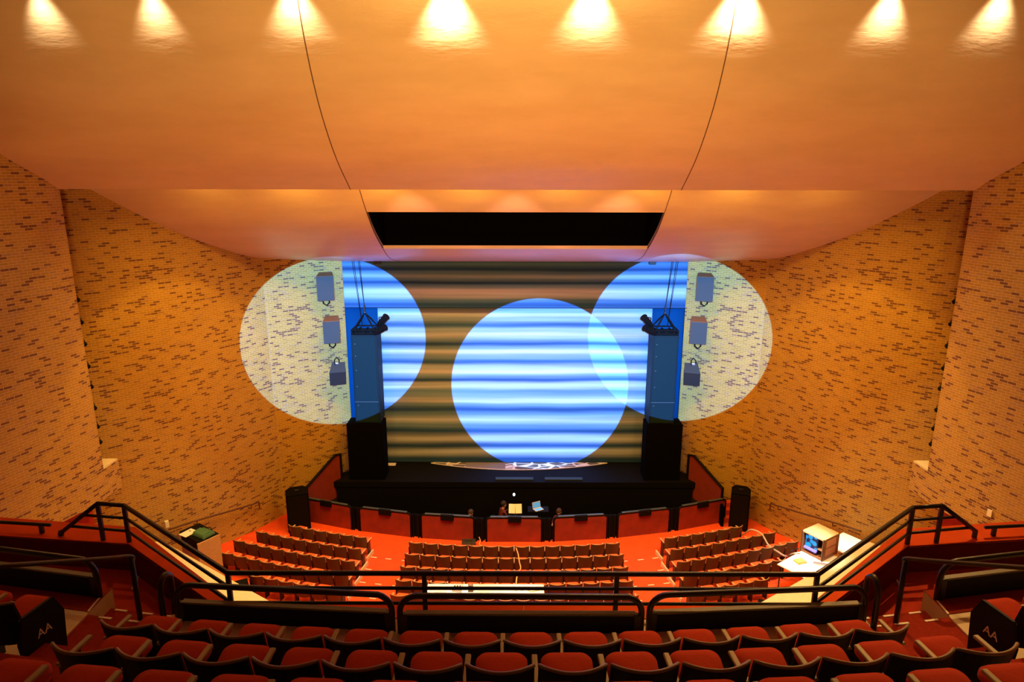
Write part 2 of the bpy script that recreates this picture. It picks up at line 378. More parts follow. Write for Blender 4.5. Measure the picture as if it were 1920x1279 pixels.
for P, x in ((P1, 4.47), (P2, 4.65)):
    for s in (-1, 1):
        mb = MB()
        for a, b in zip(P[:-1], P[1:]):
            t = (b - a).normalized(); nn = Vector((-t.y, t.x)) * -0.066
            vs = []
            for q in (a, b):
                for dx in (-0.011, 0.011): vs.append((s * x + dx, q.x + nn.x, E + q.y + nn.y))
            for q in (a, b):
                for dx in (-0.011, 0.011): vs.append((s * x + dx, q.x, E + q.y))
            mb.add(vs, [(0, 1, 3, 2), (4, 6, 7, 5), (0, 4, 5, 1), (2, 3, 7, 6), (0, 2, 6, 4), (1, 5, 7, 3)])
        struct('trim_%d' % tn, mb, SEAM); tn += 1
# dark lighting slot box behind the opening
mb = MB()
prof_ = [(p.x, E + p.y + .03) for p in P2 if 21.0 < p.x < 24.3]
for sx in (-4.72, 4.72):
    pl = prof_ + [(prof_[-1][0], E + 1.2), (prof_[0][0], E + 1.2)]; n_ = len(pl)
    mb.add([(sx - .03, y, z) for y, z in pl] + [(sx + .03, y, z) for y, z in pl], [tuple(range(n_)), tuple(range(2 * n_ - 1, n_ - 1, -1))] + [(i, (i + 1) % n_, (i + 1) % n_ + n_, i + n_) for i in range(n_)])
mb.box((0, 24.2, E - 0.65), (9.4, 0.06, 3.6)); mb.box((0, 22.6, E + 1.2), (9.4, 3.3, 0.06)); mb.box((0, 21.05, E + 0.15), (9.4, 0.06, 2.1))
struct('ceiling_slot', mb, BLACKV)
struct('ceiling_roof', MB().box((0, 21.3, E + 5.3), (36, 14, 0.2)), BLACKV)
struct('ceiling_gallery', MB().box((0, 4.9, E + 4.55), (36, 19.0, 0.2)), mat('gallery_ceiling', (0.5, 0.4, 0.3), 0.8))

# ---------------------------------------------------------------- stage house
ST = E - 12.5
struct('wall_stage_back', MB().box((0, 30.2, 5), (20, 0.2, 14)), BLACKV)
for s, nme in ((-1, 'left'), (1, 'right')):
    struct('wall_stage_' + nme, MB().box((s * 9.6, 28.7, 5), (0.2, 3.2, 14)), BLACKV)
struct('ceiling_stage', MB().box((0, 28.4, E - 1.6), (20, 3.6, 0.15)), BLACKV)
struct('floor_stage', MB().prism([(-7.6, 25.75), (7.6, 25.75), (7.6, 30), (-7.6, 30)], ST - 0.25, ST), BLACK)
struct('wall_apron', MB().box((0, 25.85, ST / 2 - 0.9), (15.0, 0.15, ST + 1.5)), BLACK)
for i, x in enumerate((-0.62, 1.46)):   # blue reflection on the stage floor, drawn as thin boxes
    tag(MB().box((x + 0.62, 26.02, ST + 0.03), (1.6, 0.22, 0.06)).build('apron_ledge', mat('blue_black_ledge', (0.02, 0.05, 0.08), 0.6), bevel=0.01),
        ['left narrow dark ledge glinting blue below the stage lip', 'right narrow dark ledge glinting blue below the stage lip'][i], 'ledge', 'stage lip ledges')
# scalloped edge of apron
# show curtain
def zt(t, Y): return E - t * Y
YS = 27.75
sbands = [(578, .55), (590, .8), (600, .55), (611, .12), (620, .6), (629, .9), (637, .5), (645, .04), (652, .45), (660, .92), (669, .5), (679, .10), (687, .7), (697, 1.0), (704, .5), (713, .04), (720, .8), (726, .85), (734, .35), (742, .5), (752, .95), (759, .4), (768, .02), (776, .35), (789, .85), (798, .4), (808, .05), (822, .9), (836, .04), (848, .85), (861, .03)]
CURT = stripe_mat('striped_show_cloth', [(ty(p, YS), v) for p, v in sbands], ty(872, YS), ty(570, YS))
YV = 27.3
vb = [(488, .12), (496, .22), (506, .02), (512, .3), (519, .62), (525, .3), (531, .03), (537, .35), (547, .95), (556, .8), (564, .25), (571, .04), (577, .08)]
VALM = stripe_mat('striped_valance_cloth', [(ty(p, YV), v) for p, v in vb], ty(580, YV), ty(485, YV), 0.05)
def cloth(x0, x1, z0, z1, y, amp=0.015, k=5.0, nx=60, nz=2, thick=0.01, ph=0.0):
    mb = MB(); vs = []; fs = []
    for i in range(nx + 1):
        x = x0 + (x1 - x0) * i / nx
        for j in range(nz + 1): vs.append((x, y + amp * math.sin(k * x + ph), z0 + (z1 - z0) * j / nz))
    m = nz + 1
    for i in range(nx):
        for j in range(nz): fs.append((i * m + j, i * m + j + 1, (i + 1) * m + j + 1, (i + 1) * m + j))
    # back face layer
    o = len(vs); vs += [(a, b + thick, c) for a, b, c in vs]; fs += [tuple(q + o for q in f[::-1]) for f in fs]
    for i in range(nx):
        fs.append((i * m, (i + 1) * m, (i + 1) * m + o, i * m + o)); fs.append((i * m + nz, i * m + nz + o, (i + 1) * m + nz + o, (i + 1) * m + nz))
    for j in range(nz):
        fs.append((j, j + o, j + 1 + o, j + 1)); fs.append((nx * m + j, nx * m + j + 1, nx * m + j + 1 + o, nx * m + j + o))
    return mb.add(vs, fs)
sc_ = tag(cloth(-5.93, 5.93, ST + 0.02, ty(560, YS), YS, 0.008, 2.2).build('show_curtain', CURT, smooth=False), 'large show curtain with soft blue and white horizontal bands filling the stage opening', 'curtain')
va = tag(cloth(-7.14, 7.14, ty(578, YV), ty(478, YV), YV, 0.0, 1).build('valance', VALM), 'banded blue valance hanging across the top of the stage opening', 'valance')
hemm = MB().tube([(-7.1, YV - .012, ty(578, YV)), (7.1, YV - .012, ty(578, YV))], 0.012, 6).build('hem', BLACK, va)
for s, nme in ((-1, 'left'), (1, 'right')):
    t = tag(cloth(min(s * 5.78, s * 7.14), max(s * 5.78, s * 7.14), ST + 0.02, ty(560, YV), 27.5, 0.07, 5.2, nx=50, ph=s * 1.0).build('side_drape', TORM, smooth=True),
            'dark blue side drape hanging at the %s edge of the stage opening' % nme, 'drape', 'stage side drapes')
# ground cloth
def edgeY(x): return 27.0 - 0.03 + 0.0455 * (x - 0.15) ** 2
gx = [-4.4 + 9.0 * i / 40 for i in range(41)]
poly = [(x, max(26.95, edgeY(x))) for x in gx if edgeY(x) < 27.72] 
poly = poly + [(poly[-1][0], 27.73), (poly[0][0], 27.73)]
tag(MB().prism(poly, ST, ST + 0.012).build('stage_ground_cloth', stone_mat()), 'painted stone paving cloth lying on the stage floor before the curtain', 'ground cloth')
edge = MB(); 
for (xa, ya), (xb, yb) in zip(poly[:-3], poly[1:-2]): edge.box(((xa + xb) / 2, (ya + yb) / 2 - 0.02, ST + 0.012), (math.hypot(xb - xa, yb - ya) + .01, 0.05, 0.02), rz=math.atan2(yb - ya, xb - xa))
tag(edge.build('stage_edge_strip', mat('white_edge', (0.7, 0.7, 0.7), 0.6)), 'thin white strip edging the painted paving on the stage', 'strip')
tag(MB().box((-5.55, 27.45, ST + 0.03), (0.55, 0.25, 0.03)).build('marker_strip', WHITE, bevel=0.004), 'short white strip at the left foot of the show curtain', 'strip')
# proscenium masking
for s, nme in ((-1, 'left'), (1, 'right')):
    struct('trim_%d' % tn, MB().box((s * 7.47, 27.3, 5.8), (0.6, 0.45, 13.0)), BLACKV); tn += 1
    # black masking return below towers
    tag(MB().box((s * 6.22, 26.35, 2.36), (1.5, 0.8, 2.5)).build('masking_flat', BLACKV, bevel=0.01), 'tall black masking box standing under the %s loudspeaker tower' % nme, 'masking', 'stage masking boxes')
    k = tag(MB().box((s * 5.55, 26.9, ty(492, 26.9)), (0.28, 0.16, 0.14), rx=0.3).build('small_monitor', BOXGREY, bevel=0.01), 'small dark box hung at the top %s of the valance' % nme, 'loudspeaker', 'small boxes above the valance')

# ---------------------------------------------------------------- loudspeaker towers
def tower(s):
    nme = 'left' if s < 0 else 'right'
    x = s * 6.07; y0 = 26.0; zt_ = E - 6.22; zb = E - 9.98; zm = (zt_ + zb) / 2
    t = empty('loudspeaker_tower', (x, y0 + .45, zb)); tag(t, 'tall dark loudspeaker tower hung at the %s side of the stage' % nme, 'loudspeaker', 'hung loudspeaker towers')
    MB().box((0, 0, (zt_ - zb) / 2), (1.04, 0.9, zt_ - zb)).build('cabinet', CABINET, t, bevel=0.02)
    MB().box((0.0, -0.462, (zt_ - zb) / 2 + 0.0), (0.92, 0.03, zt_ - zb - 0.12)).build('grille', GRILLE, t, bevel=0.01)
    MB().box((0, -0.485, 0.95), (0.96, 0.012, 0.02)).build('seam', mat('grey_joint', (0.05, 0.09, 0.12), .6), t)
    for z in (0.8, 1.6, 2.3, 2.9, 3.4): MB().box((-0.36, -0.485, z), (0.03, 0.012, 0.03)).build('stud', mat('pale_stud', (0.1, 0.15, 0.2), .5), t)
    h = zt_ - zb
    f = MB()
    for a, b in (((-.48, -.42), (.48, -.42)), ((-.48, .42), (.48, .42)), ((-.48, -.42), (-.48, .42)), ((.48, -.42), (.48, .42))):
        for zz in (0.06, 0.2): f.tube([(a[0], a[1], h + zz), (b[0], b[1], h + zz)], 0.03, 6)
    for a in (-.48, .48):
        for b in (-.42, .42): f.tube([(a, b, h), (a, b, h + .22)], 0.03, 6)
    for a in (-.3, 0, .3): f.tube([(a, -.42, h + .12), (a, .42, h + .12)], 0.035, 6)
    f.build('rigging_frame', BLACK, t)
    ap = (0.0, -0.05, h + 0.85)
    for a in (-.42, .42):
        for b in (-.38, .38):
            MB().tube([(a, b, h + .2), (a * .5, b * .5, h + .52), ap], [0.02, 0.035, 0.02], 6).build('sling', BLACK, t)
    MB().sphere(ap, 0.05).tube([ap, (ap[0], ap[1], h + 1.15)], 0.035, 6).build('shackle', METAL, t)
    top = E - 3.3
    for dx in (-0.30 * -s * 1.0, -0.42 * -s, 0.0, 0.09):
        b0 = (0, ap[1], h + 1.12) if abs(dx) < .2 else (-s * -0.2 * 1, 0.3, h + .2)
        MB().tube([b0, (s * 0.22 + dx * .6, 0.25, top - zb)], 0.010, 5).build('hoist_cable', BLACK, t)
    return t
for s in (-1, 1): tower(s)
def stage_light(loc, rz, rx, label):
    t = empty('stage_lantern', loc, rz); tag(t, label, 'stage light', 'lanterns clamped to the loudspeaker towers')
    Mx = Matrix.Rotation(rx, 4, 'X')
    def q(p): return tuple(Mx @ Vector(p))
    MB().tube([q((0, -.30, 0)), q((0, -.2, 0)), q((0, .12, 0)), q((0, .26, 0)), q((0, .30, 0))], [0.12, 0.13, 0.12, .08, .03], 12).build('body', BLACK, t)
    MB().tube([q((0, -.34, 0)), q((0, -.29, 0))], [0.15, 0.14], 12).build('hood', BLACK, t)
    MB().tube([(-.16, 0, 0), (-.16, 0, .2), (.16, 0, .2), (.16, 0, 0)], 0.014, 6).build('yoke', BLACK, t)
    return t
for s, nme in ((-1, 'left'), (1, 'right')):
    stage_light((s * 5.40, 25.85, E - 6.0), s * -1.1, -0.55, 'lower black lantern clamped to the %s loudspeaker tower' % nme)
    stage_light((s * 5.30, 25.95, E - 5.65), s * -1.0, -0.75, 'upper black lantern clamped to the %s loudspeaker tower' % nme)

# ---------------------------------------------------------------- wall speakers
def wall_speaker(s, k):
    nme = 'left' if s < 0 else 'right'
    H = [-4.20, -5.92, -7.78][k]; pos = ['top', 'middle', 'bottom'][k]
    Y = [25.75, 25.72, 25.85][k]; X = s * [7.42, 7.28, 7.18][k]
    t = empty('wall_loudspeaker', (X, Y, E + H), -s * 0.30); tag(t, '%s grey box loudspeaker on the pale brick %s of the stage' % (pos, nme), 'loudspeaker', 'wall loudspeakers')
    w_, hh, dd = [(.64, .96, .95), (.64, .90, .90), (.64, .66, .62)][k]
    tilt = [0.03, 0.05, 0.42][k]
    # wedge cabinet: back narrower, skewed toward the wall
    M = Matrix.Rotation(tilt, 4, 'X')
    pl = [(-w_ / 2, -dd / 2), (w_ / 2, -dd / 2), (w_ / 2 if s < 0 else w_ / 2 - .14, dd / 2), (-w_ / 2 + (.14 if s < 0 else 0), dd / 2)]
    vs = [M @ Vector((x, y, z)) for z in (-hh / 2, hh / 2) for x, y in pl]
    MB().add(vs, [(3, 2, 1, 0), (4, 5, 6, 7), (0, 1, 5, 4), (1, 2, 6, 5), (2, 3, 7, 6), (3, 0, 4, 7)]).build('cabinet', BROWNTOP if k < 2 else BOXGREY, t, bevel=0.008)
    MB().add([M @ Vector((x, y, z)) for z in (-hh / 2 + .01, hh / 2 - .01) for x, y in ((-w_ / 2 + .01, -dd / 2 - .03), (w_ / 2 - .01, -dd / 2 - .03), (w_ / 2 - .01, -dd / 2 + .0), (-w_ / 2 + .01, -dd / 2 + .0))],
             [(3, 2, 1, 0), (4, 5, 6, 7), (0, 1, 5, 4), (1, 2, 6, 5), (2, 3, 7, 6), (3, 0, 4, 7)]).build('grille', BOXGREY if k < 2 else mat('dark_face', (.012, .02, .022), .6), t)  # bottom box: shade of its down-tilted front put into the colour
    if k < 2:
        MB().tube([(-.12, -.3, -hh / 2 + .02), (-.10, -.32, -hh / 2 - .14), (.02, -.32, -hh / 2 - .22), (.12, -.3, -hh / 2 - .12), (.12, -.25, -hh / 2 + .02)], 0.028, 6).build('bracket', BLACK, t)
    else:
        MB().tube([(-.05, .0, hh / 2 - .05), (-.08, .05, hh / 2 + .22), (0, .1, hh / 2 + .32), (.1, .15, hh / 2 + .2), (.12, .2, hh / 2 - .05)], 0.022, 6).build('bracket', BLACK, t)
        MB().box((0, .1, hh / 2 + .06), (.16, .14, .1)).build('clamp', CHROME, t, bevel=.01)
    MB().tube([(0, dd / 2 - .08, 0), (s * 0.05, dd / 2 + .42, 0)], 0.04, 8).build('wall_arm', BLACK, t)
for s in (-1, 1):
    for k in range(3): wall_speaker(s, k)

# ---------------------------------------------------------------- side ladder lanterns in the wall slot
LB = [-3.05, -3.85, -4.65, -5.75, -6.65, -7.0, -8.0, -8.35]
def slot_lantern(s, k):
    nme = 'left' if s < 0 else 'right'
    ordn = ['topmost', 'second', 'third', 'fourth', 'fifth', 'sixth', 'seventh', 'lowest'][k]
    py = [565, 607, 648, 690, 728, 768, 803, 832][k]
    z = ty(py, 19.0)
    t = empty('side_lantern', (s * 12.80, 18.93, z), s * 0.9)
    tag(t, '%s small black lantern %sin the %s brick wall slot' % (ordn, '' if k in (0, 7) else 'from the top ', nme), 'stage light', 'lanterns in the %s wall slot' % nme)
    MB().tube([(0, -.20, 0), (0, -.1, 0), (0, .16, .0), (0, .2, 0)], [0.08 + .04 * (k > 5), 0.09, .07, .03], 10).build('body', BLACK, t)
    MB().tube([(-.13, 0, 0), (-.13, .14, .12), (.13, .14, .12), (.13, 0, 0)], 0.012, 5).build('yoke', BLACK, t)
for s in (-1, 1):
    for k in range(8): slot_lantern(s, k)
    tag(MB().tube([(s * 12.85, 19.15, E - 8.5), (s * 12.85, 19.15, E + 1)], 0.03, 8).build('lantern_pipe', BLACK), 'thin vertical pipe carrying lanterns in the %s wall slot' % ('left' if s < 0 else 'right'), 'pipe', 'lantern pipes')

# ---------------------------------------------------------------- stalls floor (raked, concentric about CY)
CY = 46.5; RF = 25.0; RAKE = 0.1055
def zfl(x, y): return max(0.0, RAKE * (math.hypot(x, CY - y) - RF + 0.0))
mb = MB(); vs = []; fs = []
NA = 64; rad = [23.42, 24.2, 25.0] + [25.0 + .9 * i for i in range(1, 13)] + [40]
for r in rad:
    for i in range(NA + 1):
        a = -0.62 + 1.24 * i / NA; x = r * math.sin(a); y = CY - r * math.cos(a)
        vs.append((x, y, zfl(x, y) if r < 38 else RAKE * 12))
m_ = NA + 1
for j in range(len(rad) - 1):
    for i in range(NA): fs.append((j * m_ + i, j * m_ + i + 1, (j + 1) * m_ + i + 1, (j + 1) * m_ + i))
o = len(vs); vs += [(a, b, c - 0.12) for a, b, c in vs]; fs += [tuple(q + o for q in f) for f in fs]
mb.add(vs, fs); struct('floor', mb, CARPET, smooth=False)
# corner infill either side of the pit up to the brick wall
for s in (-1, 1):
    struct('floor_' + ('left' if s < 0 else 'right'), MB().prism([(s * 8.25, 24.2), (s * 11.5, 22.0), (s * 10.2, 24.6), (s * 9.2, 25.6), (s * 7.9, 26.4), (s * 7.9, 24.6)], -0.13, -0.004), CARPET)
# pit
struct('floor_pit', MB().prism([(-9, 22.5), (9, 22.5), (9, 26), (-9, 26)], -0.9, -0.8), BLACKV)
struct('wall_pit', MB().box((0, 22.7, -0.45), (18, 0.05, 0.7)), BLACKV)
for s in (-1, 1): struct('wall_pit_' + ('left' if s < 0 else 'right'), MB().box((s * 8.3, 25.2, 0.0), (0.1, 2.2, 1.7)), BLACKV)
# rear underside closes
struct('wall_rear', MB().box((0, 6.85, 3.2), (34, 0.1, 7.5)), BLACKV)

# ---------------------------------------------------------------- pit rail panels
PR = 23.55
angs = [(-21.2, -15.8), (-14.9, -9.75), (-8.75, -3.75), (-2.6, 2.52), (3.65, 8.68), (9.72, 14.9), (15.85, 21.1)]
words = ['leftmost', 'second from left', 'third from left', 'middle', 'third from right', 'second from right', 'rightmost']
def rrect(w_, h, r, n=5, bottom_round=True):
    pts = []
    for cx, cz, a0 in ((w_ / 2 - r, h - r, 0), (-w_ / 2 + r, h - r, 90)):
        for i in range(n + 1):
            a = R(a0 + 90 * i / n); pts.append((cx + r * math.cos(a), cz + r * math.sin(a)))
    pts += [(-w_ / 2, 0), (w_ / 2, 0)]
    return pts
for i, (a, b) in enumerate(angs):
    am = R((a + b) / 2); wd = PR * R(b - a)
    x = PR * math.sin(am); y = CY - PR * math.cos(am)
    t = empty('pit_rail_panel', (x, y, 0.0), am); 
    tag(t, '%s red padded panel in the curved black orchestra pit rail' % words[i], 'pit rail', 'orchestra pit rail panels')
    MB().xprism(rrect(wd, 1.0, .12), -0.03, 0.03).build('panel', mat('red_pit_panel', (0.24, 0.02, 0.008), 0.85, noise=0.55, nscale=2.2), t)
    fr = MB(); P = [(-wd / 2, 0, 0.0)] + [(px, 0, pz) for px, pz in reversed(rrect(wd, 1.0, .12)[:12])] + [(wd / 2, 0, 0)]
    fr.tube(P, 0.045, 8); fr.build('frame', BLACK, t, smooth=True)
    MB().box((0, 0, 1.045), (wd - .3, 0.10, 0.035)).build('top_cap', mat('blue_grey_cap', (0.06, 0.085, 0.11), 0.35), t, bevel=.01)
    MB().box((0.02 * (i % 2), -0.06, 0.96), (0.5, 0.09, 0.24)).build('bracket', BLACK, t, bevel=.02)
    if i < 6:
        MB().tube([(wd / 2 + .09, 0, 0), (wd / 2 + .09, 0, .96)], .03, 8).tube([(wd / 2 + .30, 0, 0), (wd / 2 + .30, 0, .96)], .03, 8).box((wd / 2 + .2, 0.09, .45), (.36, .04, 1.0)).build('gap_post', BLACK, t)
# stair side panels at the ends of the pit
for s, nme in ((-1, 'left'), (1, 'right')):
    t = empty('stair_side_panel', (s * 8.0, 25.1, 0.0)); tag(t, 'sloping red and black side panel by the %s stage steps' % nme, 'stair panel', 'stage step side panels')
    prof = [(0, 0.35), (0.0, 1.45), (1.35, 2.25), (1.6, 2.2), (1.6, .35)]
    def conv(p): return (s * (0.35 - p[0] * 0.62), -0.55 + p[0] * 1.0, p[1])
    vs = [conv(p) for p in prof]; d = Vector((s * 0.05, 0.03, 0)); v2 = [tuple(Vector(v) + d) for v in vs]; n = len(prof)
    MB().add(vs + v2, [tuple(range(n)), tuple(range(2 * n - 1, n - 1, -1))] + [(i, (i + 1) % n, (i + 1) % n + n, i + n) for i in range(n)]).build('panel', mat('dark_red_panel', (.22, .02, .01), .85, noise=.3, nscale=4), t)
    MB().tube([conv(p) for p in prof[:4]] + [conv(prof[4])], 0.06, 8).build('frame', BLACK, t)
    st = empty('stage_steps', (s * 8.68, 24.55, 0)); tag(st, 'short flight of red carpeted steps up to the stage at %s' % nme, 'steps', 'steps to the stage')
    for k in range(3): MB().box((0, k * 0.27, 0.1 * (k + 1)), (0.5, 0.27, 0.2 * (k + 1))).build('step', CARPET, st, bevel=.01)

# ---------------------------------------------------------------- seats
def make_seat(shell, edge, pad, arm, right_arm=False, back_only=False):
    t = empty('theatre_seat')
    # backrest: curved shell, concave toward the stage side
    def surf(u, v, off):
        x = u * 0.262 * (1 - 0.02 * v); z = 0.33 + 0.51 * v + (0.012 * (1 - u * u)) * (v > .99) 
        y = -0.255 - 0.115 * v + 0.105 * u * u - off
        return (x, y, z)
    nu, nv = 10, 4; vs = []; fs = []
    for off in (0, 0.028):
        for j in range(nv + 1):
            for i in range(nu + 1): vs.append(surf(-1 + 2 * i / nu, j / nv, off))
    m1 = nu + 1; o = m1 * (nv + 1)
    for j in range(nv):
        for i in range(nu):
            f = (j * m1 + i, j * m1 + i + 1, (j + 1) * m1 + i + 1, (j + 1) * m1 + i); fs.append(f); fs.append(tuple(q + o for q in f[::-1]))
    for i in range(nu):
        fs.append((i, i + o, i + 1 + o, i + 1)); k = nv * m1; fs.append((k + i, k + i + 1, k + i + 1 + o, k + i + o))
    for j in range(nv):
        fs.append((j * m1, (j + 1) * m1, (j + 1) * m1 + o, j * m1 + o)); fs.append((j * m1 + nu, j * m1 + nu + o, (j + 1) * m1 + nu + o, (j + 1) * m1 + nu))
    bk = MB().add(vs, fs).build('backrest', shell, t, smooth=False)
    MB().tube([tuple(Vector(surf(-1 + 2 * i / nu, 1, .014)) + Vector((0, 0, .006))) for i in range(nu + 1)], 0.0145, 6).build('edge_band', edge, bk, smooth=True)
    # back cushion
    vs = []; fs = []
    for off in (-0.045, -0.002):
        for j in range(5):
            for i in range(9): 
                v = 0.12 + 0.80 * j / 4; u = -0.86 + 1.72 * i / 8
                k = off if 0 < j < 4 and 0 < i < 8 else off * .4
                vs.append(surf(u, v, k))
    for j in range(4):
        for i in range(8):
            f = (j * 9 + i, j * 9 + i + 1, (j + 1) * 9 + i + 1, (j + 1) * 9 + i); fs.append(f[::-1]); fs.append(tuple(q + 45 for q in f))
    for i in range(8): fs.append((i, i + 1, i + 46, i + 45)); fs.append((36 + i, 36 + i + 45, 37 + i + 45, 37 + i))
    for j in range(4): fs.append((j * 9, j * 9 + 45, j * 9 + 54, j * 9 + 9)); fs.append((j * 9 + 8, j * 9 + 17, j * 9 + 62, j * 9 + 53))
    MB().add(vs, fs).build('back_cushion', pad, t, smooth=True)
    # seat pad: rounded slab, slightly tipped up
    M = Matrix.Translation((0, -0.20, 0.43)) @ Matrix.Rotation(R(9), 4, 'X')
    w2, d, h, r = 0.215, 0.46, 0.085, 0.09
    out = [(-w2 + .02, 0), (w2 - .02, 0)]
    for i in range(6): a = R(0 + 90 * i / 5); out.append((w2 - r + r * math.cos(a), d - r + r * math.sin(a)))
    for i in range(6): a = R(90 + 90 * i / 5); out.append((-w2 + r + r * math.cos(a), d - r + r * math.sin(a)))
    n = len(out); cx, cy = 0, d / 2; vs = []
    for k, (sc2, z) in enumerate(((0.9, -h / 2), (1.0, -h / 4), (1.0, h / 6), (0.93, h / 2), (0.6, h / 2 + .02), (0.0, h / 2 + .025))):
        for x, y in out: vs.append(M @ Vector((cx + (x - cx) * sc2, cy + (y - cy) * sc2, z)))
    fs = [tuple(range(n - 1, -1, -1))]
    for k in range(5):
        for i in range(n): fs.append((k * n + i, k * n + (i + 1) % n, (k + 1) * n + (i + 1) % n, (k + 1) * n + i))
    MB().add(vs, fs).build('seat_pad', pad, t, smooth=True)
    def armrest(sx):
        a = MB().box((sx * .27, -0.07, .615), (.048, .36, .03)).build('armrest', arm, t, bevel=.01)
        MB().box((sx * .27, -0.13, .31), (.030, .20, .60)).build('stanchion', METAL, t)
    armrest(-1)
    if right_arm: armrest(1)
    return t
def tree_of(t):
    return t
protoB = make_seat(SHELLB, EDGE, PADB, ARM); protoBe = make_seat(SHELLB, EDGE, PADB, ARM, True)
protoO = make_seat(SHELLT, mat('tan_orchestra_edge', (0.42, 0.26, 0.12), .5), PADO, mat('orchestra_arm', (0.55, 0.34, .16), .5)); protoOe = make_seat(SHELLT, MATS['tan_orchestra_edge'], PADO, MATS['orchestra_arm'], True)
used = set()
def put(proto, loc, rz, label, group):
    if proto.name not in used: o = proto; used.add(proto.name)
    else: o = copy_tree(proto)
    o.location = loc; o.rotation_euler = (0, 0, rz); tag(o, label, 'theatre seat', group)
    return o
ORD = ['first', 'second', 'third', 'fourth', 'fifth', 'sixth', 'seventh', 'eighth', 'ninth', 'tenth', 'eleventh', 'twelfth', 'thirteenth', 'fourteenth', 'fifteenth', 'sixteenth']
SW = 0.54
def seat_row(x_start, n, yc, rc, zf, protos, lab, group, sign=1, cy=None, endpanel=None):
    """seats on an arc of radius rc centred (0, yc+rc); x_start leftmost edge"""
    cy = yc + rc
    a = math.asin(x_start / rc)
    res = []
    for i in range(n):
        am = a + (i + .5) * SW / rc
        x = rc * math.sin(am); y = cy - rc * math.cos(am)
        z = zf if not callable(zf) else zf(x, y)
        last = (i == n - 1)
        res.append(put(protos[1] if last else protos[0], (x, y, z), am, lab % ORD[i], group))
    return res
# stalls: rows k=0..5
rown = ['front', 'second', 'third', 'fourth', 'fifth', 'sixth']
def fz(k): return lambda x, y: 0.095 * k + 0.0
for k in range(5):
    r = RF + .9 * k; yc = CY - r
    seat_row(-7 * SW, 14, yc, r, fz(k), (protoO, protoOe), 'tan-backed red seat, %%s from left in the %s row of the middle stalls block' % rown[k], 'middle stalls block, %s row' % rown[k])
leftn = [6, 8, 9, 9, 6]; rightn = [6, 8, 9, 7, 5]
for k in range(5):
    r = RF + .9 * k; yc = CY - r
    n = leftn[k]; xs = r * math.sin(-math.asin(5.32 / r) - n * SW / r)
    seat_row(xs, n, yc, r, fz(k), (protoO, protoOe), 'tan-backed red seat, %%s from left in the %s row of the left stalls block' % rown[k], 'left stalls block, %s row' % rown[k])
    n = rightn[k]
    seat_row(5.40, n, yc, r, fz(k), (protoO, protoOe), 'tan-backed red seat, %%s from left in the %s row of the right stalls block' % rown[k], 'right stalls block, %s row' % rown[k])
# row five on the left has extra dark equipment gap ; cream riser strips at aisle ends + white nosings
def ring_box(r, a, wx, wy, wz, dz=0):
    x = r * math.sin(a); y = CY - r * math.cos(a)
    return (x, y, zfl(x, y) + dz), (wx, wy, wz), a
for s in (-1, 1):
    for k in range(5):
        r = RF + .9 * k + 0.25
        mb = MB()
        for xx in (4.0, 4.6, 5.15):
            a = s * math.asin(xx / r); c, d, rz = ring_box(r, a, .22, .035, .012, .008); mb.box(c, d, rz)
        struct('trim_%d' % tn, mb, TAPE); tn += 1
        mb = MB(); a = s * math.asin(5.30 / (r)); c, d, rz = ring_box(r, a, .04, .6, .2, .04); mb.box(c, d, rz)
        struct('trim_%d' % tn, mb, CONCRETE); tn += 1

# ---------------------------------------------------------------- cream topped rear partition of the stalls
for s in (-1, 1):
    p = [(s * 11.9, 20.1), (s * 7.0, 16.76), (s * 6.2, 16.2), (s * 6.6, 14.9), (s * 12.9, 19.0)]
    struct('trim_%d' % tn, MB().prism(p, E - 11.98, E - 11.9), CONCRETE); tn += 1
    struct('wall_%s_rear_stalls' % ('left' if s < 0 else 'right'), MB().prism([(s * 11.8, 20.0), (s * 6.3, 16.22), (s * 6.65, 15.1), (s * 12.8, 19.0)], 0.1, E - 11.98), REDWALL)

# ---------------------------------------------------------------- gallery (balcony)
GY = 5.47; GR = 29.0; GCY = GY + GR
def tier(r0, r1, x0, x1, z0, z1, n=20):
    pts = []
    for i in range(n + 1):
        x = x0 + (x1 - x0) * i / n; pts.append((x, GCY - math.sqrt(r1 * r1 - x * x)))
    for i in range(n + 1):
        x = x1 - (x1 - x0) * i / n; pts.append((x, GCY - math.sqrt(r0 * r0 - x * x)))
    return MB().prism(pts, z0, z1)
F = [E - 4.92, E - 4.41, E - 3.90, E - 3.39]
GB = E - 6.6
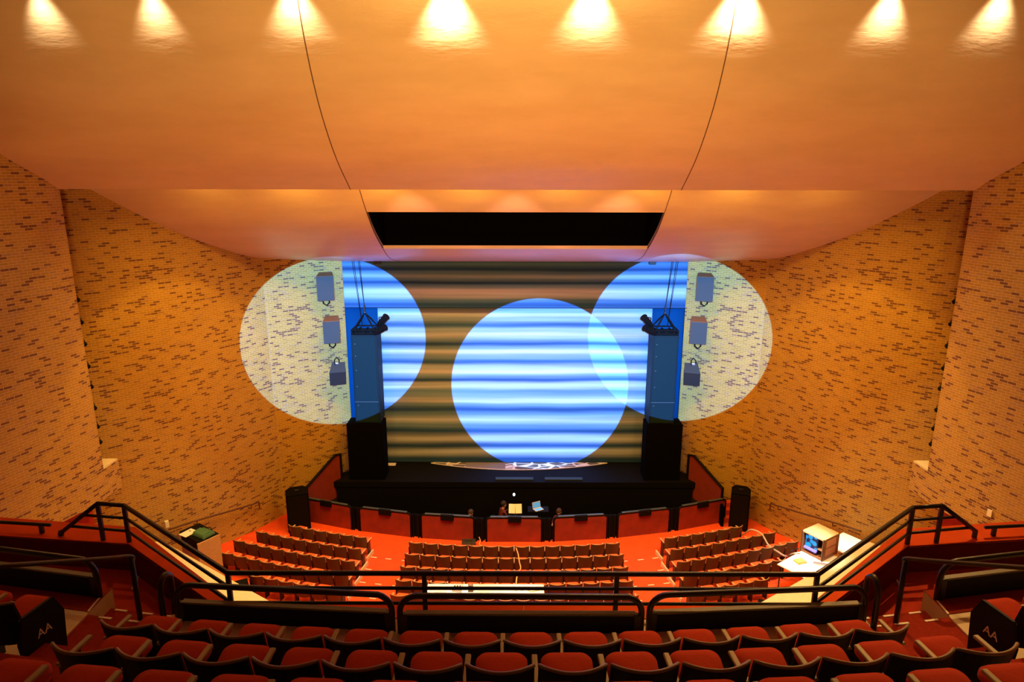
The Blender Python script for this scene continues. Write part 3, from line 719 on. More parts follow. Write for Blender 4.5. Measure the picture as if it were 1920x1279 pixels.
# front tier reaches the parapet
struct('floor_gallery_front', tier(GR - 1.12, GR + .46, -3.98, 3.98, GB, F[0]), CONCRETE)
struct('floor_gallery_second', tier(GR + .46, GR + 1.38, -3.98, 3.98, GB, F[1]), CONCRETE)
struct('floor_gallery_third', tier(GR + 1.38, GR + 2.30, -4.3, 4.3, GB, F[2]), CONCRETE)
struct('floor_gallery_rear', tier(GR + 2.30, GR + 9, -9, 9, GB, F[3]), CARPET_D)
for s, nme in ((-1, 'left'), (1, 'right')):
    a, b = sorted((s * 3.98, s * 4.95))
    st = MB()
    steps = [(-1.17, -.78, -5.12), (-.78, .0, -4.92), (0.0, .46, -4.66), (.46, .92, -4.41), (.92, 1.38, -4.16), (1.38, 1.84, -3.90), (1.84, 2.3, -3.65)]
    for k, (ra, rb, h) in enumerate(steps):
        x0, x1 = (a, b) if k < 5 else tuple(sorted((s * 4.3, s * 5.3)))
        v = tier(GR + ra, GR + rb, x0, x1, GB, E + h, 3); st.add(v.v, v.f)
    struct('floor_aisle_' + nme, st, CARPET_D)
    a, b = sorted((s * 4.95, s * 9.5))
    struct('floor_side_block_' + nme, tier(GR - 1.25, GR + .7, a, b, GB, E - 4.90), CONCRETE)
    struct('floor_side_carpet_' + nme, tier(GR - 1.24, GR - 0.80, a, b, E - 4.90, E - 4.892), CARPET_D)
    struct('floor_side_block_second_' + nme, tier(GR + .7, GR + 1.4, a, b, GB, E - 4.40), CONCRETE)
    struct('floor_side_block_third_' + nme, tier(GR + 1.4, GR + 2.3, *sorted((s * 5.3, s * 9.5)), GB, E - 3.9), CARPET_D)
    # cross aisle floor
    struct('floor_cross_aisle_' + nme, MB().prism([(s * 3.2, 6.62), (s * 3.3, 6.95), (s * 5.34, 8.5), (s * 9.6, 8.9), (s * 9.6, 6.7), (s * 4.2, 6.6)], GB, E - 5.32), mat('red_carpet_crossaisle', (0.46, 0.045, 0.018), .95, noise=.25, nscale=8, bump=.3, spec=.1))
    # nosing dashes
    d = MB()
    for xx in (4.12, 4.46, 4.80):
        yy = GCY - math.sqrt((GR - 1.17) ** 2 - xx * xx); d.box((s * xx, yy - .02, E - 5.118), (.16, .028, .01), rz=s * xx / 29)
    for xx in (4.02, 4.35, 4.72):
        yy = GCY - math.sqrt((GR - .78) ** 2 - xx * xx); d.box((s * xx, yy - .02, E - 4.918), (.17, .028, .01), rz=s * xx / 29)
    d.box((s * 4.97, 6.85, E - 4.888), (.02, .30, .01), rz=-s * .1); d.box((s * 5.15, 8.0, E - 5.318), (.025, .5, .01), rz=-s * .25)
    struct('trim_%d' % tn, d, TAPE); tn += 1
# seats of the gallery
seat_row(-.14 - 7 * SW, 14, GY, GR, F[0], (protoB, protoBe), 'dark-backed orange seat, %s from left in the front gallery row', 'front gallery row')
seat_row(.13 - 7 * SW, 14, GY - .92, GR + .92, F[1], (protoB, protoBe), 'dark-backed orange seat, %s from left in the second gallery row', 'second gallery row')
seat_row(-.04 - 7 * SW, 14, GY - 1.84, GR + 1.84, F[2], (protoB, protoBe), 'dark-backed orange seat, %s from left in the rearmost visible gallery row', 'rearmost visible gallery row')
for s, nme in ((-1, 'left'), (1, 'right')):
    xs = s * 4.85 if s > 0 else -4.85 - 3 * SW
    rows = seat_row(xs, 3, 5.55, GR, E - 4.90, (protoB, protoBe), 'dark-backed orange seat, %%s from left in the short %s side gallery row' % nme, nme + ' side gallery row')
    e = rows[-1] if s < 0 else rows[0]
    ep = MB().xprism([(-.30, 0), (.16, 0), (.20, .45), (.10, .66), (-.26, .66), (-.34, .4)], -.016, .016, Matrix.Rotation(math.pi / 2, 4, 'Z')).build('end_panel', SHELLB, e)
    ep.location = (-s * .30, 0, 0)
    cu = bpy.data.curves.new('row_letters', 'FONT'); cu.body = 'AA'; cu.size = .13; cu.extrude = .002; cu.align_x = 'CENTER'
    cu.materials.append(TAPE)
    tmp = bpy.data.objects.new('tmp_letters', cu); me_ = bpy.data.meshes.new_from_object(tmp); bpy.data.objects.remove(tmp)
    tx = bpy.data.objects.new('row_letters', me_); C.objects.link(tx); tx.parent = ep; tx['label'] = 'white letters AA'
    # letters on the aisle side of the end panel
    tx.rotation_euler = (R(90), 0, -s * R(90)); tx.location = (-s * .019, -0.06, .34)

# parapet ring
INN = [(-9.6, 8.68), (-5.34, 8.21), (-3.27, 6.65), (3.37, 6.65), (5.36, 8.21), (9.6, 8.68)]
OUT = [(-9.6, 9.18), (-5.50, 8.66), (-3.40, 6.95), (3.50, 6.95), (5.52, 8.66), (9.6, 9.18)]
mb = MB(); n = len(INN)
vs = []
for z in (E - 4.92, E - 7.2):
    vs += [(x, y, z) for x, y in INN] + [(x, y, z) for x, y in OUT]
fs = []
for i in range(n - 1):
    fs += [(i, i + 1, n + i + 1, n + i), (i, 2 * n + i, 2 * n + i + 1, i + 1), (n + i, n + i + 1, 3 * n + i + 1, 3 * n + i), (2 * n + i, 3 * n + i, 3 * n + i + 1, 2 * n + i + 1)]
fs += [(0, n, 3 * n, 2 * n), (n - 1, 3 * n - 1, 4 * n - 1, 2 * n - 1)]
mb.add(vs, fs); struct('wall_gallery_parapet', mb, mat('parapet_carpet', (0.80, 0.105, 0.02), .95, noise=.12, nscale=4, spec=.1))

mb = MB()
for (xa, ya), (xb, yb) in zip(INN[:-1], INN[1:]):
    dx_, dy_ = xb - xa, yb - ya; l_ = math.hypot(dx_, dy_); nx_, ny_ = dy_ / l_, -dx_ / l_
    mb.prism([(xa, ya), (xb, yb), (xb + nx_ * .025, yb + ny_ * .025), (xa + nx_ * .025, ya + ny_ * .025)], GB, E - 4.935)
struct('wall_gallery_parapet_lining', mb, mat('dark_maroon_lining', (0.10, 0.010, 0.005), .95, noise=.2, nscale=6, spec=.05))  # thin dark sheet, shade of the parapet's inner face put into its colour
# parapet railing
PZ = E - 4.92
t = empty('parapet_railing', (0, 6.8, PZ)); tag(t, 'long three-bar black railing standing along the gallery parapet', 'railing')
def L(p): return (p[0] - 0, p[1] - 6.8, p[2] - PZ)
def mid(i, f=.45): return Vector((INN[i][0] + (OUT[i][0] - INN[i][0]) * f, INN[i][1] + (OUT[i][1] - INN[i][1]) * f))
c = {i: mid(i, .12) for i in range(6)}
Lc, Rc = c[1], c[4]
Le = Vector((-5.74, 8.30)); Re = Vector((5.80, 8.30)); Lend = Vector((-6.42, 8.42)); Rend = Vector((6.42, 8.44))
path = [(Lend.x, Lend.y, PZ + .03), (Le.x, Le.y, PZ + .56), (Lc.x, Lc.y, PZ + .55), (c[2].x, c[2].y, PZ + .55), (c[3].x, c[3].y, PZ + .55), (Rc.x, Rc.y, PZ + .55), (Re.x, Re.y, PZ + .56), (Rend.x, Rend.y, PZ + .10)]
top = MB()
for a, b in zip(path[:-1], path[1:]): top.tube([L(a), L(b)], 0.030, 8)
for a in path: top.sphere(L(a), .030, 8, 6)
top.build('top_rail', RAIL, t, smooth=True)
for zz in (.36, .165):
    k = (0.56 - zz) / .53; e1 = Le.lerp(Lend, k); e2 = Re.lerp(Rend, k * 1.1)
    pts = [(e1.x, e1.y), (Lc.x, Lc.y), (c[2].x, c[2].y), (c[3].x, c[3].y), (Rc.x, Rc.y), (e2.x, e2.y)]
    m2 = MB()
    for a, b in zip(pts[:-1], pts[1:]): m2.tube([L((*a, PZ + zz)), L((*b, PZ + zz))], 0.021, 8)
    m2.build('lower_rail', RAIL, t, smooth=True)
posts = [(Lend.x + .02, Lend.y, .08), (Le.x, Le.y, .56), (Lc.x, Lc.y, .55), (c[2].x, c[2].y, .55), (-1.06, 6.69, .55), (1.12, 6.69, .55), (c[3].x, c[3].y, .55), (Rc.x, Rc.y, .55), (Re.x, Re.y, .56), (Rend.x, Rend.y, .12)]
for x, y, h in posts:
    MB().box((x, y - 6.8, h / 2 - .02), (.055, .04, h + .04)).build('post', RAIL, t, bevel=.006)
for s, nme in ((-1, 'left'), (1, 'right')):
    q = empty('low_side_rail', (s * 8.0, 8.65, PZ)); tag(q, 'low black rail on the far %s red parapet' % nme, 'railing', 'low parapet rails')
    MB().tube([(-s * 1.42, -.17, .13), (s * 1.6, .14, .13)], .025, 8).build('rail', RAIL, q, smooth=True)
    MB().box((-s * 1.28, -.16, .06), (.05, .04, .14)).build('post', RAIL, q)
    MB().box((s * 1.2, .09, .06), (.05, .04, .14)).build('post', RAIL, q)

# inner barriers in front of the front gallery row
def barrier(x0, y0, x1, y1, zf, label, group, h=.46, ledge=.22, wide=.10, zraise=0):
    cx, cy = (x0 + x1) / 2, (y0 + y1) / 2; ln = math.hypot(x1 - x0, y1 - y0); rz = math.atan2(y1 - y0, x1 - x0)
    t = empty('gallery_barrier', (cx, cy, zf), rz); tag(t, label, 'barrier', group)
    r = .20; pts = [(-ln / 2, 0, 0), (-ln / 2, 0, h - r)]
    for i in range(1, 7): a = R(180 - 90 * i / 6); pts.append((-ln / 2 + r + r * math.cos(a), 0, h - r + r * math.sin(a)))
    for i in range(1, 7): a = R(90 - 90 * i / 6); pts.append((ln / 2 - r + r * math.cos(a), 0, h - r + r * math.sin(a)))
    pts += [(ln / 2, 0, 0)]
    MB().tube(pts, .034, 10).build('frame', RAIL, t, smooth=True)
    MB().box((0, 0.0, ledge / 2 + .005), (ln - .10, .03, ledge)).build('panel', SHELLB, t)
    MB().box((0, 0.02, ledge + .012), (ln - .12, .075, .024)).build('ledge', RAILG, t, bevel=.006)
    for s in (-1, 1): MB().box((s * (ln / 2 - .03), 0, ledge * .55), (.11, .06, ledge * 1.1)).build('corner_bracket', RAIL, t, bevel=.01)
    return t
BG = 'barriers before the front gallery row'
barrier(-3.86, 6.60, -1.39, 6.42, F[0], 'left low black barrier with grey ledge before the front gallery row', BG)
barrier(-1.30, 6.40, 1.36, 6.40, F[0], 'middle low black barrier with grey ledge before the front gallery row', BG)
barrier(1.45, 6.42, 3.92, 6.60, F[0], 'right low black barrier with grey ledge before the front gallery row', BG)
for s, nme in ((-1, 'left'), (1, 'right')):
    a, b = (s * 4.99, 6.98), (s * 8.4, 7.62)
    if s < 0: a, b = b, a
    barrier(a[0], a[1], b[0], b[1], E - 4.90, 'low black barrier with grey ledge before the %s side gallery seats' % nme, 'side gallery barriers', h=.50, ledge=.26)
    # looped end post beside the main barriers
    x = s * 3.97 + (.02 if s > 0 else 0)
    q = empty('looped_end_post', (x, 6.62, F[0])); tag(q, 'black looped end post at the %s end of the gallery barriers' % nme, 'post', 'looped barrier end posts')
    P = [(0, .10, -.35), (0, .12, .38), (0, .09, .50), (0, 0, .56), (0, -.09, .50), (0, -.12, .38), (0, -.12, 0)]
    MB().tube(smooth_path(P, 4), .033, 8).build('loop', RAIL, q, smooth=True)
    # aisle stair handrail
    q = empty('aisle_handrail', (s * 4.30, 6.58, F[0])); tag(q, 'black stair handrail rising toward the viewer in the %s gallery aisle' % nme, 'handrail', 'gallery aisle handrails')
    MB().tube(smooth_path([(0, .04, .74), (s * .01, .03, .80), (s * .10, -.25, .95), (s * .33, -1.0, 1.36), (s * .55, -1.75, 1.78), (s * .8, -2.6, 2.25)], 4), .024, 10).build('rail', RAIL, q, smooth=True)
    MB().tube([(0, .02, -.02), (0, .02, .78)], .028, 10).build('post', RAIL, q, smooth=True)
    MB().tube([(s * .55, -1.75, .8), (s * .55, -1.75, 1.75)], .028, 10).build('post', RAIL, q, smooth=True)

# ---------------------------------------------------------------- handrails on the far brick walls
for s, nme in ((-1, 'left'), (1, 'right')):
    pts = [(s * 12.05, 20.75, 1.75), (s * 11.45, 21.55, 1.65), (s * 10.75, 22.55, 1.47), (s * 10.25, 23.4, 1.30), (s * 10.08, 23.7, 1.26)]
    pts = [(x - s * .12, y - .03, z) for x, y, z in pts]
    t = empty('wall_handrail', pts[2]); tag(t, 'thin wooden handrail fixed along the %s brick wall' % nme, 'handrail', 'wall handrails')
    o = Vector(pts[2]); sm = smooth_path([Vector(p) - o for p in pts], 5)
    MB().tube(sm, .035, 8).build('rail', mat('brown_rail', (.10, .04, .015), .5), t, smooth=True)
    for i in (1, 3):
        p = Vector(pts[i]) - o
        MB().tube([p, p + Vector((s * .02, .01, -.16)), p + Vector((s * .18, .08, -.18))], .022, 6).build('bracket', MATS['brown_rail'], t)
    MB().tube([Vector(pts[-1]) - o, Vector(pts[-1]) - o + Vector((0, .02, -.28))], .03, 6).build('end_return', MATS['brown_rail'], t)

# wall plate and socket
tag(MB().box((12.86, 16.45, E - 8.86), (.03, .13, .2), rz=.3).build('switch_plate', mat('cream_plate', (.8, .78, .6), .5), bevel=.005), 'small cream switch plate on the near right brick wall', 'switch plate')
tag(MB().box((-12.02, 20.8, ty(985, 20.8)), (.12, .12, .24), rz=.8).build('wall_box', mat('cream_plate', (.8, .78, .6), .5), bevel=.01), 'small pale box on the left brick wall above the handrail', 'wall box')

# ---------------------------------------------------------------- floor loudspeakers
def floor_speaker(x, y, rz, label, wd, dp, h):
    t = empty('floor_loudspeaker', (x, y, 0.0), rz); tag(t, label, 'loudspeaker', 'black loudspeakers on the stalls floor')
    pl = [(-wd / 2, -dp / 2), (wd / 2, -dp / 2), (wd / 2, dp * .2), (wd * .3, dp / 2), (-wd * .3, dp / 2), (-wd / 2, dp * .2)]
    MB().prism(pl, .02, h).build('cabinet', mat('matt_black', (.003, .002, .002), .8, spec=.08), t, bevel=.03)
    MB().box((0, -dp / 2 - .012, h / 2), (wd * .86, .02, h * .9)).build('grille', BLACK, t, bevel=.01)
    MB().box((0, 0, h + .012), (.16, .05, .02)).build('handle', METAL, t, bevel=.006)
    for a in (-1, 1):
        for b in (-1, 1): MB().tube([(a * wd * .35, b * dp * .3, 0), (a * wd * .35, b * dp * .3, .03)], .03, 8).build('foot', BLACK, t)
floor_speaker(-8.55, 23.95, .35, 'large black loudspeaker on the floor before the left brick wall', .85, .75, 1.62)
floor_speaker(8.95, 24.15, -.35, 'large black loudspeaker on the floor before the right brick wall', .72, .8, 1.60)

# ---------------------------------------------------------------- orchestra pit: people, stand, laptop
def person(loc, rz, shirt, hairc, label, lean=0.1, arm=0.5, scale=1.0):
    """seated figure, hips at z=.45 over the loc floor"""
    root = empty('person', loc, rz); tag(root, label, 'person', 'people in the orchestra pit')
    root.scale = (scale,) * 3
    J = {}; E_ = []; RR = {}
    def j(n, p, r, par=None):
        J[n] = Vector(p); RR[n] = r
        if par: E_.append((par, n))
    j('pelvis', (0, 0, .52), .14); j('waist', (0, .03 + lean * .2, .68), .13, 'pelvis'); j('chest', (0, .04 + lean * .6, .88), .145, 'waist'); j('neckb', (0, .05 + lean, 1.03), .075, 'chest')
    j('neck', (0, .07 + lean, 1.10), .055, 'neckb'); j('skull0', (0, .09 + lean, 1.18), .075, 'neck'); j('skull1', (0, .09 + lean, 1.26), .088, 'skull0'); j('skull2', (0, .085 + lean, 1.32), .065, 'skull1')
    j('nose', (0, .19 + lean, 1.215), .014, 'skull0')
    for s in (-1, 1):
        k = str(s)
        j('sh' + k, (s * .17, .05 + lean * .8, 1.0), .06, 'chest'); j('el' + k, (s * .24, .12 + lean, .78), .043, 'sh' + k); j('wr' + k, (s * .16, .36 + lean, .80 + .1 * arm), .028, 'el' + k)
        j('pm' + k, (s * .15, .43 + lean, .80 + .1 * arm), .034, 'wr' + k)
        for f, (dx, ln) in enumerate(((-.028, .06), (-.010, .075), (.010, .07), (.026, .055))):
            j('f%d%s' % (f, k), (s * .15 + dx, .46 + lean, .80 + .1 * arm), .011, 'pm' + k); j('g%d%s' % (f, k), (s * .15 + dx * 1.3, .46 + lean + ln, .785 + .1 * arm), .008, 'f%d%s' % (f, k))
        j('th' + k, (s * .15 - s * .05, .44 + lean, .81 + .1 * arm), .011, 'pm' + k)
        j('hip' + k, (s * .10, .04, .50), .095, 'pelvis'); j('kn' + k, (s * .13, .44, .50), .065, 'hip' + k); j('an' + k, (s * .13, .42, .09), .042, 'kn' + k); j('toe' + k, (s * .14, .58, .04), .035, 'an' + k)
    names = list(J); me = bpy.data.meshes.new('body'); me.from_pydata([J[n] for n in names], [(names.index(a), names.index(b)) for a, b in E_], [])
    o = bpy.data.objects.new('body', me); C.objects.link(o); o.parent = root
    sk = o.modifiers.new('skin', 'SKIN'); sk.use_smooth_shade = True
    for i, n in enumerate(names):
        me.skin_vertices[0].data[i].radius = (RR[n], RR[n] * (.78 if n in ('pelvis', 'waist', 'chest') else 1)); me.skin_vertices[0].data[i].use_root = (n == 'pelvis')
    sb = o.modifiers.new('sub', 'SUBSURF'); sb.levels = 1; sb.render_levels = 1
    # skin above the collar, cloth below, by height on the body
    m, nt, b = principled('figure_' + label[:6])
    tc = nt.nodes.new('ShaderNodeTexCoord'); sp = nt.nodes.new('ShaderNodeSeparateXYZ'); nt.links.new(tc.outputs['Object'], sp.inputs[0])
    g1 = nt.nodes.new('ShaderNodeMath'); g1.operation = 'GREATER_THAN'; g1.inputs[1].default_value = 1.06; nt.links.new(sp.outputs['Z'], g1.inputs[0])
    g2 = nt.nodes.new('ShaderNodeMath'); g2.operation = 'GREATER_THAN'; g2.inputs[1].default_value = .33 + lean; nt.links.new(sp.outputs['Y'], g2.inputs[0])
    g3 = nt.nodes.new('ShaderNodeMath'); g3.operation = 'GREATER_THAN'; g3.inputs[1].default_value = .6; nt.links.new(sp.outputs['Z'], g3.inputs[0])
    mu = nt.nodes.new('ShaderNodeMath'); mu.operation = 'MULTIPLY'; nt.links.new(g2.outputs[0], mu.inputs[0]); nt.links.new(g3.outputs[0], mu.inputs[1])
    mxx = nt.nodes.new('ShaderNodeMath'); mxx.operation = 'MAXIMUM'; nt.links.new(g1.outputs[0], mxx.inputs[0]); nt.links.new(mu.outputs[0], mxx.inputs[1])
    mix = nt.nodes.new('ShaderNodeMix'); mix.data_type = 'RGBA'; nt.links.new(mxx.outputs[0], mix.inputs[0]); mix.inputs[6].default_value = (*shirt, 1); mix.inputs[7].default_value = (.42, .2, .12, 1)
    nt.links.new(mix.outputs[2], b.inputs['Base Color']); b.inputs['Roughness'].default_value = .7
    me.materials.append(m)
    h = MB().sphere((0, .065 + lean, 1.275), .108, 14, 9, (1, 1.08, 1.0)); 
    h.build('hair', mat('hair_' + hairc[0], hairc[1], .8), root, smooth=True)
    for s in (-1, 1): MB().sphere((s * .034, .175 + lean, 1.245), .013, 8, 6).build('eye', mat('eye_dark', (.02, .015, .01), .3), root)
    for s in (-1, 1): MB().sphere((s * .098, .09 + lean, 1.215), .022, 8, 6, (.5, 1, 1.4)).build('ear', SKIN, root, smooth=True)
    MB().box((0, .172 + lean, 1.178), (.045, .012, .012)).build('mouth', mat('lips', (.3, .08, .06), .5), root, bevel=.004)
    return root
PF = -0.8
def chair(loc, rz, label):
    t = empty('pit_chair', loc, rz); tag(t, label, 'chair', 'chairs in the orchestra pit')
    MB().box((0, 0, .41), (.42, .42, .035)).build('seat', BLACK, t, bevel=.01)
    MB().box((0, -.2, .68), (.4, .03, .28), rx=-.12).build('backrest', BLACK, t, bevel=.01)
    for a in (-1, 1):
        for b in (-1, 1): MB().tube([(a * .19, b * .19, 0), (a * .18, b * .18, .42)], .012, 6).build('leg', METAL, t)
        MB().tube([(a * .18, -.19, .42), (a * .18, -.22, .8)], .012, 6).build('back_post', METAL, t)
MAR = (.10, .008, .006)
person((-1.62, 23.75, PF + .42), 2.6, (.02, .015, .012), ('brown', (.04, .02, .01)), 'person at left in dim pit, dark top, one hand on the rail')
chair((-1.62, 23.75, PF + .40), 2.6, 'black chair under the leftmost person in the pit')
person((-0.58, 23.85, PF + .62), -1.1, MAR, ('dark', (.02, .01, .006)), 'person in maroon top seated left of the lit music stand')
chair((-0.58, 23.85, PF + .60), -1.1, 'black chair under the maroon-topped person in the pit')
person((1.80, 23.9, PF + .40), 2.8, MAR, ('red', (.06, .02, .01)), 'person at right in the pit, only the face catching light')
chair((1.80, 23.9, PF + .38), 2.8, 'black chair under the right-hand person in the pit')
for i, (x, y, z, w_) in enumerate(((-1.62, 23.75, .40, .8), (-0.58, 23.85, .60, .9), (1.80, 23.9, .38, .8), (0.05, 23.95, .30, 1.0), (.55, 23.95, .95, .75))):
    pl = empty('pit_platform', (x, y, PF)); tag(pl, ['black riser under the leftmost pit player', 'black riser under the maroon-topped pit player', 'black riser under the right-hand pit player', 'black riser under the lit music stand', 'black riser block behind the middle pit panel'][i], 'riser', 'pit risers')
    if i < 4: MB().box((0, 0, z / 2), (w_, .8, z)).build('deck', BLACKV, pl, bevel=.01)
    else:
        bpy.data.objects.remove(pl)
# small table with laptop
t = empty('pit_table', (.92, 23.55, PF)); tag(t, 'small black table under the open laptop in the pit', 'table')
MB().box((0, 0, 1.84), (.8, .45, .035)).build('tabletop', BLACK, t, bevel=.008)
for a in (-1, 1):
    for b in (-1, 1): MB().tube([(a * .36, b * .19, 0), (a * .36, b * .19, 1.83)], .02, 6).build('leg', BLACK, t)
t = empty('laptop', (.92, 23.50, PF + 1.862), 0.5); tag(t, 'open silver laptop standing behind the middle pit panel', 'laptop')
MB().box((0, 0, .008), (.36, .25, .016)).build('base', mat('silver', (.6, .62, .65), .4), t, bevel=.004)
MB().box((0, -.02, .018), (.3, .13, .004)).build('keyboard', mat('key_blue', (.02, .05, .12), .5, emit=(.1, .45, 1.0), estr=1.2), t)
sc2 = MB().box((0, .15, .13), (.36, .014, .24), rx=-.25).build('screen', mat('silver2', (.5, .5, .55), .4), t, bevel=.004)
MB().box((0, .140, .128), (.325, .006, .20), rx=-.25).build('display', mat('display_glow', (.02, .02, .02), .3, emit=(.15, .5, .75), estr=.7), sc2)
# music stand
t = empty('music_stand', (0.03, 23.75, PF + .30)); tag(t, 'black music stand holding the lit open score in the pit', 'music stand')
MB().box((0, 0, 1.47), (.58, .02, .36), rx=-.45).build('desk', BLACK, t)
MB().box((0, -.13, 1.29), (.58, .07, .02)).build('lip', BLACK, t)
MB().tube([(0, .03, 0), (0, .02, 1.4)], .018, 8).build('pole', METAL, t)
for k in range(3):
    a = k * 2.094; MB().tube([(0, .03, .22), (.28 * math.cos(a), .03 + .28 * math.sin(a), .01)], .012, 6).build('leg', METAL, t)
t2 = empty('open_score', (0.03, 23.72, PF + 1.78)); tag(t2, 'open score with two glowing pages on the music stand', 'book')
PG = mat('score_page', (.95, .85, .70), .8)
for s in (-1, 1):
    MB().box((s * .128, -.01, 0), (.245, .014, .36), rx=-.45, rz=s * .06).build('page', PG, t2)
t3 = empty('stand_lamp', (-0.02, 23.95, PF + 2.1)); tag(t3, 'small white music stand lamp shining above the open score', 'lamp')
MB().sphere((0, 0, .16), .05, 10, 8, (1, 1, 1.3)).build('shade', mat('lamp_white', (.8, .8, .85), .5, emit=(.9, .95, 1.0), estr=1.6), t3, smooth=True)
MB().tube([(0, 0, .12), (0, .06, 0), (.03, .04, -.35)], .01, 6).build('gooseneck', BLACK, t3)
spot('score_lamp_light', (0.03, 22.95, PF + 2.75), (0.03, 23.72, PF + 1.78), 22, 34, .6, (1, .62, .25), .04)
spot('pit_lamp_light', (-.2, 23.2, PF + 2.5), (-.6, 23.9, PF + 1.7), 9, 60, .6, (1, .5, .25), .04)
spot('pit_lamp_light', (-1.4, 23.0, PF + 2.4), (-1.6, 23.8, PF + 1.5), 7, 60, .6, (1, .5, .25), .04)
spot('pit_lamp_light', (1.9, 23.0, PF + 2.4), (1.75, 23.8, PF + 1.5), 7, 50, .6, (1, .4, .2), .04)
# small equipment case on the floor before the pit
t = empty('equipment_case', (-1.72, 22.55, 0.0), .04); tag(t, 'small black equipment case with handle on the red floor before the pit', 'case')
MB().box((0, 0, .14), (.52, .34, .24)).build('body', mat('case_dark', (.03, .025, .02), .5), t, bevel=.02)
MB().box((0, -.175, .18), (.4, .01, .05)).build('face_strip', RAILG, t); MB().tube([(-.1, 0, .26), (-.1, 0, .31), (.1, 0, .31), (.1, 0, .26)], .012, 6).build('handle', METAL, t)
tag(MB().tube(smooth_path([(-1.35, 22.85, .25), (-1.30, 22.8, .12), (-1.33, 22.7, .02), (-1.2, 22.6, .015)], 4), .018, 6).build('loose_cable', mat('orange_cable', (.9, .45, .15), .5)), 'short orange cable hanging at a gap in the pit rail', 'cable')

# ---------------------------------------------------------------- production table over the fifth row
yr = CY - (RF + .9 * 4)
t = empty('production_table', (-0.9, yr - .02, 0.60)); tag(t, 'long white cloth-topped production table set over the fifth stalls row', 'table')
MB().box((-.0, .12, .66), (3.6, .62, .03)).build('tabletop', WHITE, t, bevel=.008)
MB().box((-.0, -.20, .652), (3.6, .02, .03)).build('cloth_skirt', WHITE, t)
for a in (-1.8, -.6, .6, 1.8): MB().box((a * .98, .38, .20), (.05, .05, .90)).build('leg', METAL, t)
tz = .60 + .675
its = [('script_folder', (-1.35, .1), (.34, .26, .03), WHITE, 'white paper folder on the production table, beside the control box'), ('control_box', (-.85, .12), (.3, .25, .13), mat('grey_box', (.5, .47, .42), .5), 'grey control box with knobs on the white production table'),
       ('dark_box', (-.45, .10), (.16, .2, .17), mat('dark_box_m', (.08, .05, .02), .5), 'small dark box on the white production table'), ('cup', (.95, .1), (.08, .08, .12), mat('cup_w', (.8, .7, .6), .5), 'pale cup near the right end of the production table')]
for nme, (dx, dy), d, m, lab in its:
    q = empty(nme, (-0.9 + dx, yr - .02 + dy, tz)); tag(q, lab, nme.replace('_', ' '))
    MB().box((0, 0, d[2] / 2), d, rz=random.uniform(-.2, .2), taper=.94).build('body', m, q, bevel=.006)
    if nme == 'control_box':
        for a in (-.08, 0, .08): MB().tube([(a, -.02, d[2]), (a, -.02, d[2] + .03)], .02, 8).build('knob', BLACK, q)
    if nme == 'cup': MB().tube([(0, 0, .12), (0, 0, .13)], .05, 10).build('lid', WHITE, q)
    if nme == 'script_folder': MB().box((.02, .0, .036), (.3, .22, .008)).build('sheet', PG, q)
    if nme == 'dark_box': MB().box((0, 0, .18), (.1, .1, .03)).build('top_knob', EDGE, q)
tag(MB().tube(smooth_path([(.2, yr + .05, tz + .02), (.35, yr + .12, tz + .03), (.5, yr, tz + .02), (.75, yr + .08, tz + .02)], 4), .015, 6).build('coiled_lead', mat('lead_y', (.8, .5, .2), .5)), 'yellowish lead lying on the white production table', 'cable')
for x in (-1.9, 0.1):
    spot('table_lamp_light', (x + .3, yr - .3, tz + 1.3), (x, yr, tz), 60, 75, .6, (1, .9, .78), .08)
# long cable running back through the middle block
cp = [(.25, 22.0, .03)]
cp = [(0.05, 21.0, .90), (0.12, 20.45, 1.0), (0.16, 20.0, .98), (0.2, 19.6, 1.0), (0.1, 19.0, 1.2), (0.05, 18.6, 1.1), (.15, 18.1, 1.28)]
tag(MB().tube(smooth_path([(a, b, c) for a, b, c in cp], 5), .02, 6).build('long_cable', mat('orange_cable', (.9, .3, .12), .5)), 'thin orange cable laid over the seat backs of the middle block', 'cable')
tag(MB().tube([(.08, 6.94, PZ + .012), (.055, 6.66, PZ + .012), (.05, 6.64, PZ - .3)], .006, 6).build('parapet_lead', MATS['lead_y']), 'thin lead crossing the orange parapet top near the middle', 'cable')

# ---------------------------------------------------------------- right tech desk with computer case
def desk(x, y, rz, w_, d, label, zt_=1.2):
    zf = zfl(x, y); t = empty('folding_table', (x, y, zf), rz); tag(t, label, 'table', 'white tables by the right brick wall')
    h = zt_ - zf
    MB().box((0, 0, h), (w_, d, .035)).build('tabletop', WHITE, t, bevel=.01)
    MB().box((0, -d / 2 + .01, h - .03), (w_, .02, .06)).build('wooden_edge', WOOD, t)
    for a in (-1, 1):
        for b in (-1, 1): MB().tube([(a * (w_ / 2 - .08), b * (d / 2 - .08), 0), (a * (w_ / 2 - .08), b * (d / 2 - .08), h)], .02, 6).build('leg', METAL, t)
    return t
DZ = 1.45
desk(9.55, 19.35, .62, 2.0, .95, 'white-topped tech table carrying the computer case', DZ)
desk(11.25, 20.45, .62, 1.3, .8, 'second white table behind the computer case by the brick wall', DZ)
cx, cy = 10.1, 19.85
t = empty('computer_case', (cx, cy, DZ + .02), -1.0); tag(t, 'open wooden flight case holding a blue-lit monitor on the tech table', 'flight case')
HC = .74
MB().box((0, .0, HC), (.78, .86, .05)).build('lid', mat('case_top', (.62, .42, .2), .6, noise=.15, nscale=10), t, bevel=.01)
MB().box((-.37, 0, HC / 2), (.04, .84, HC)).build('side_panel', mat('case_wood', (.30, .13, .05), .6, noise=.2, nscale=8), t)
MB().box((.37, 0, HC / 2), (.04, .84, HC)).build('side_panel', MATS['case_wood'], t)
MB().box((0, .40, HC / 2), (.74, .04, HC)).build('back_panel', MATS['case_wood'], t)
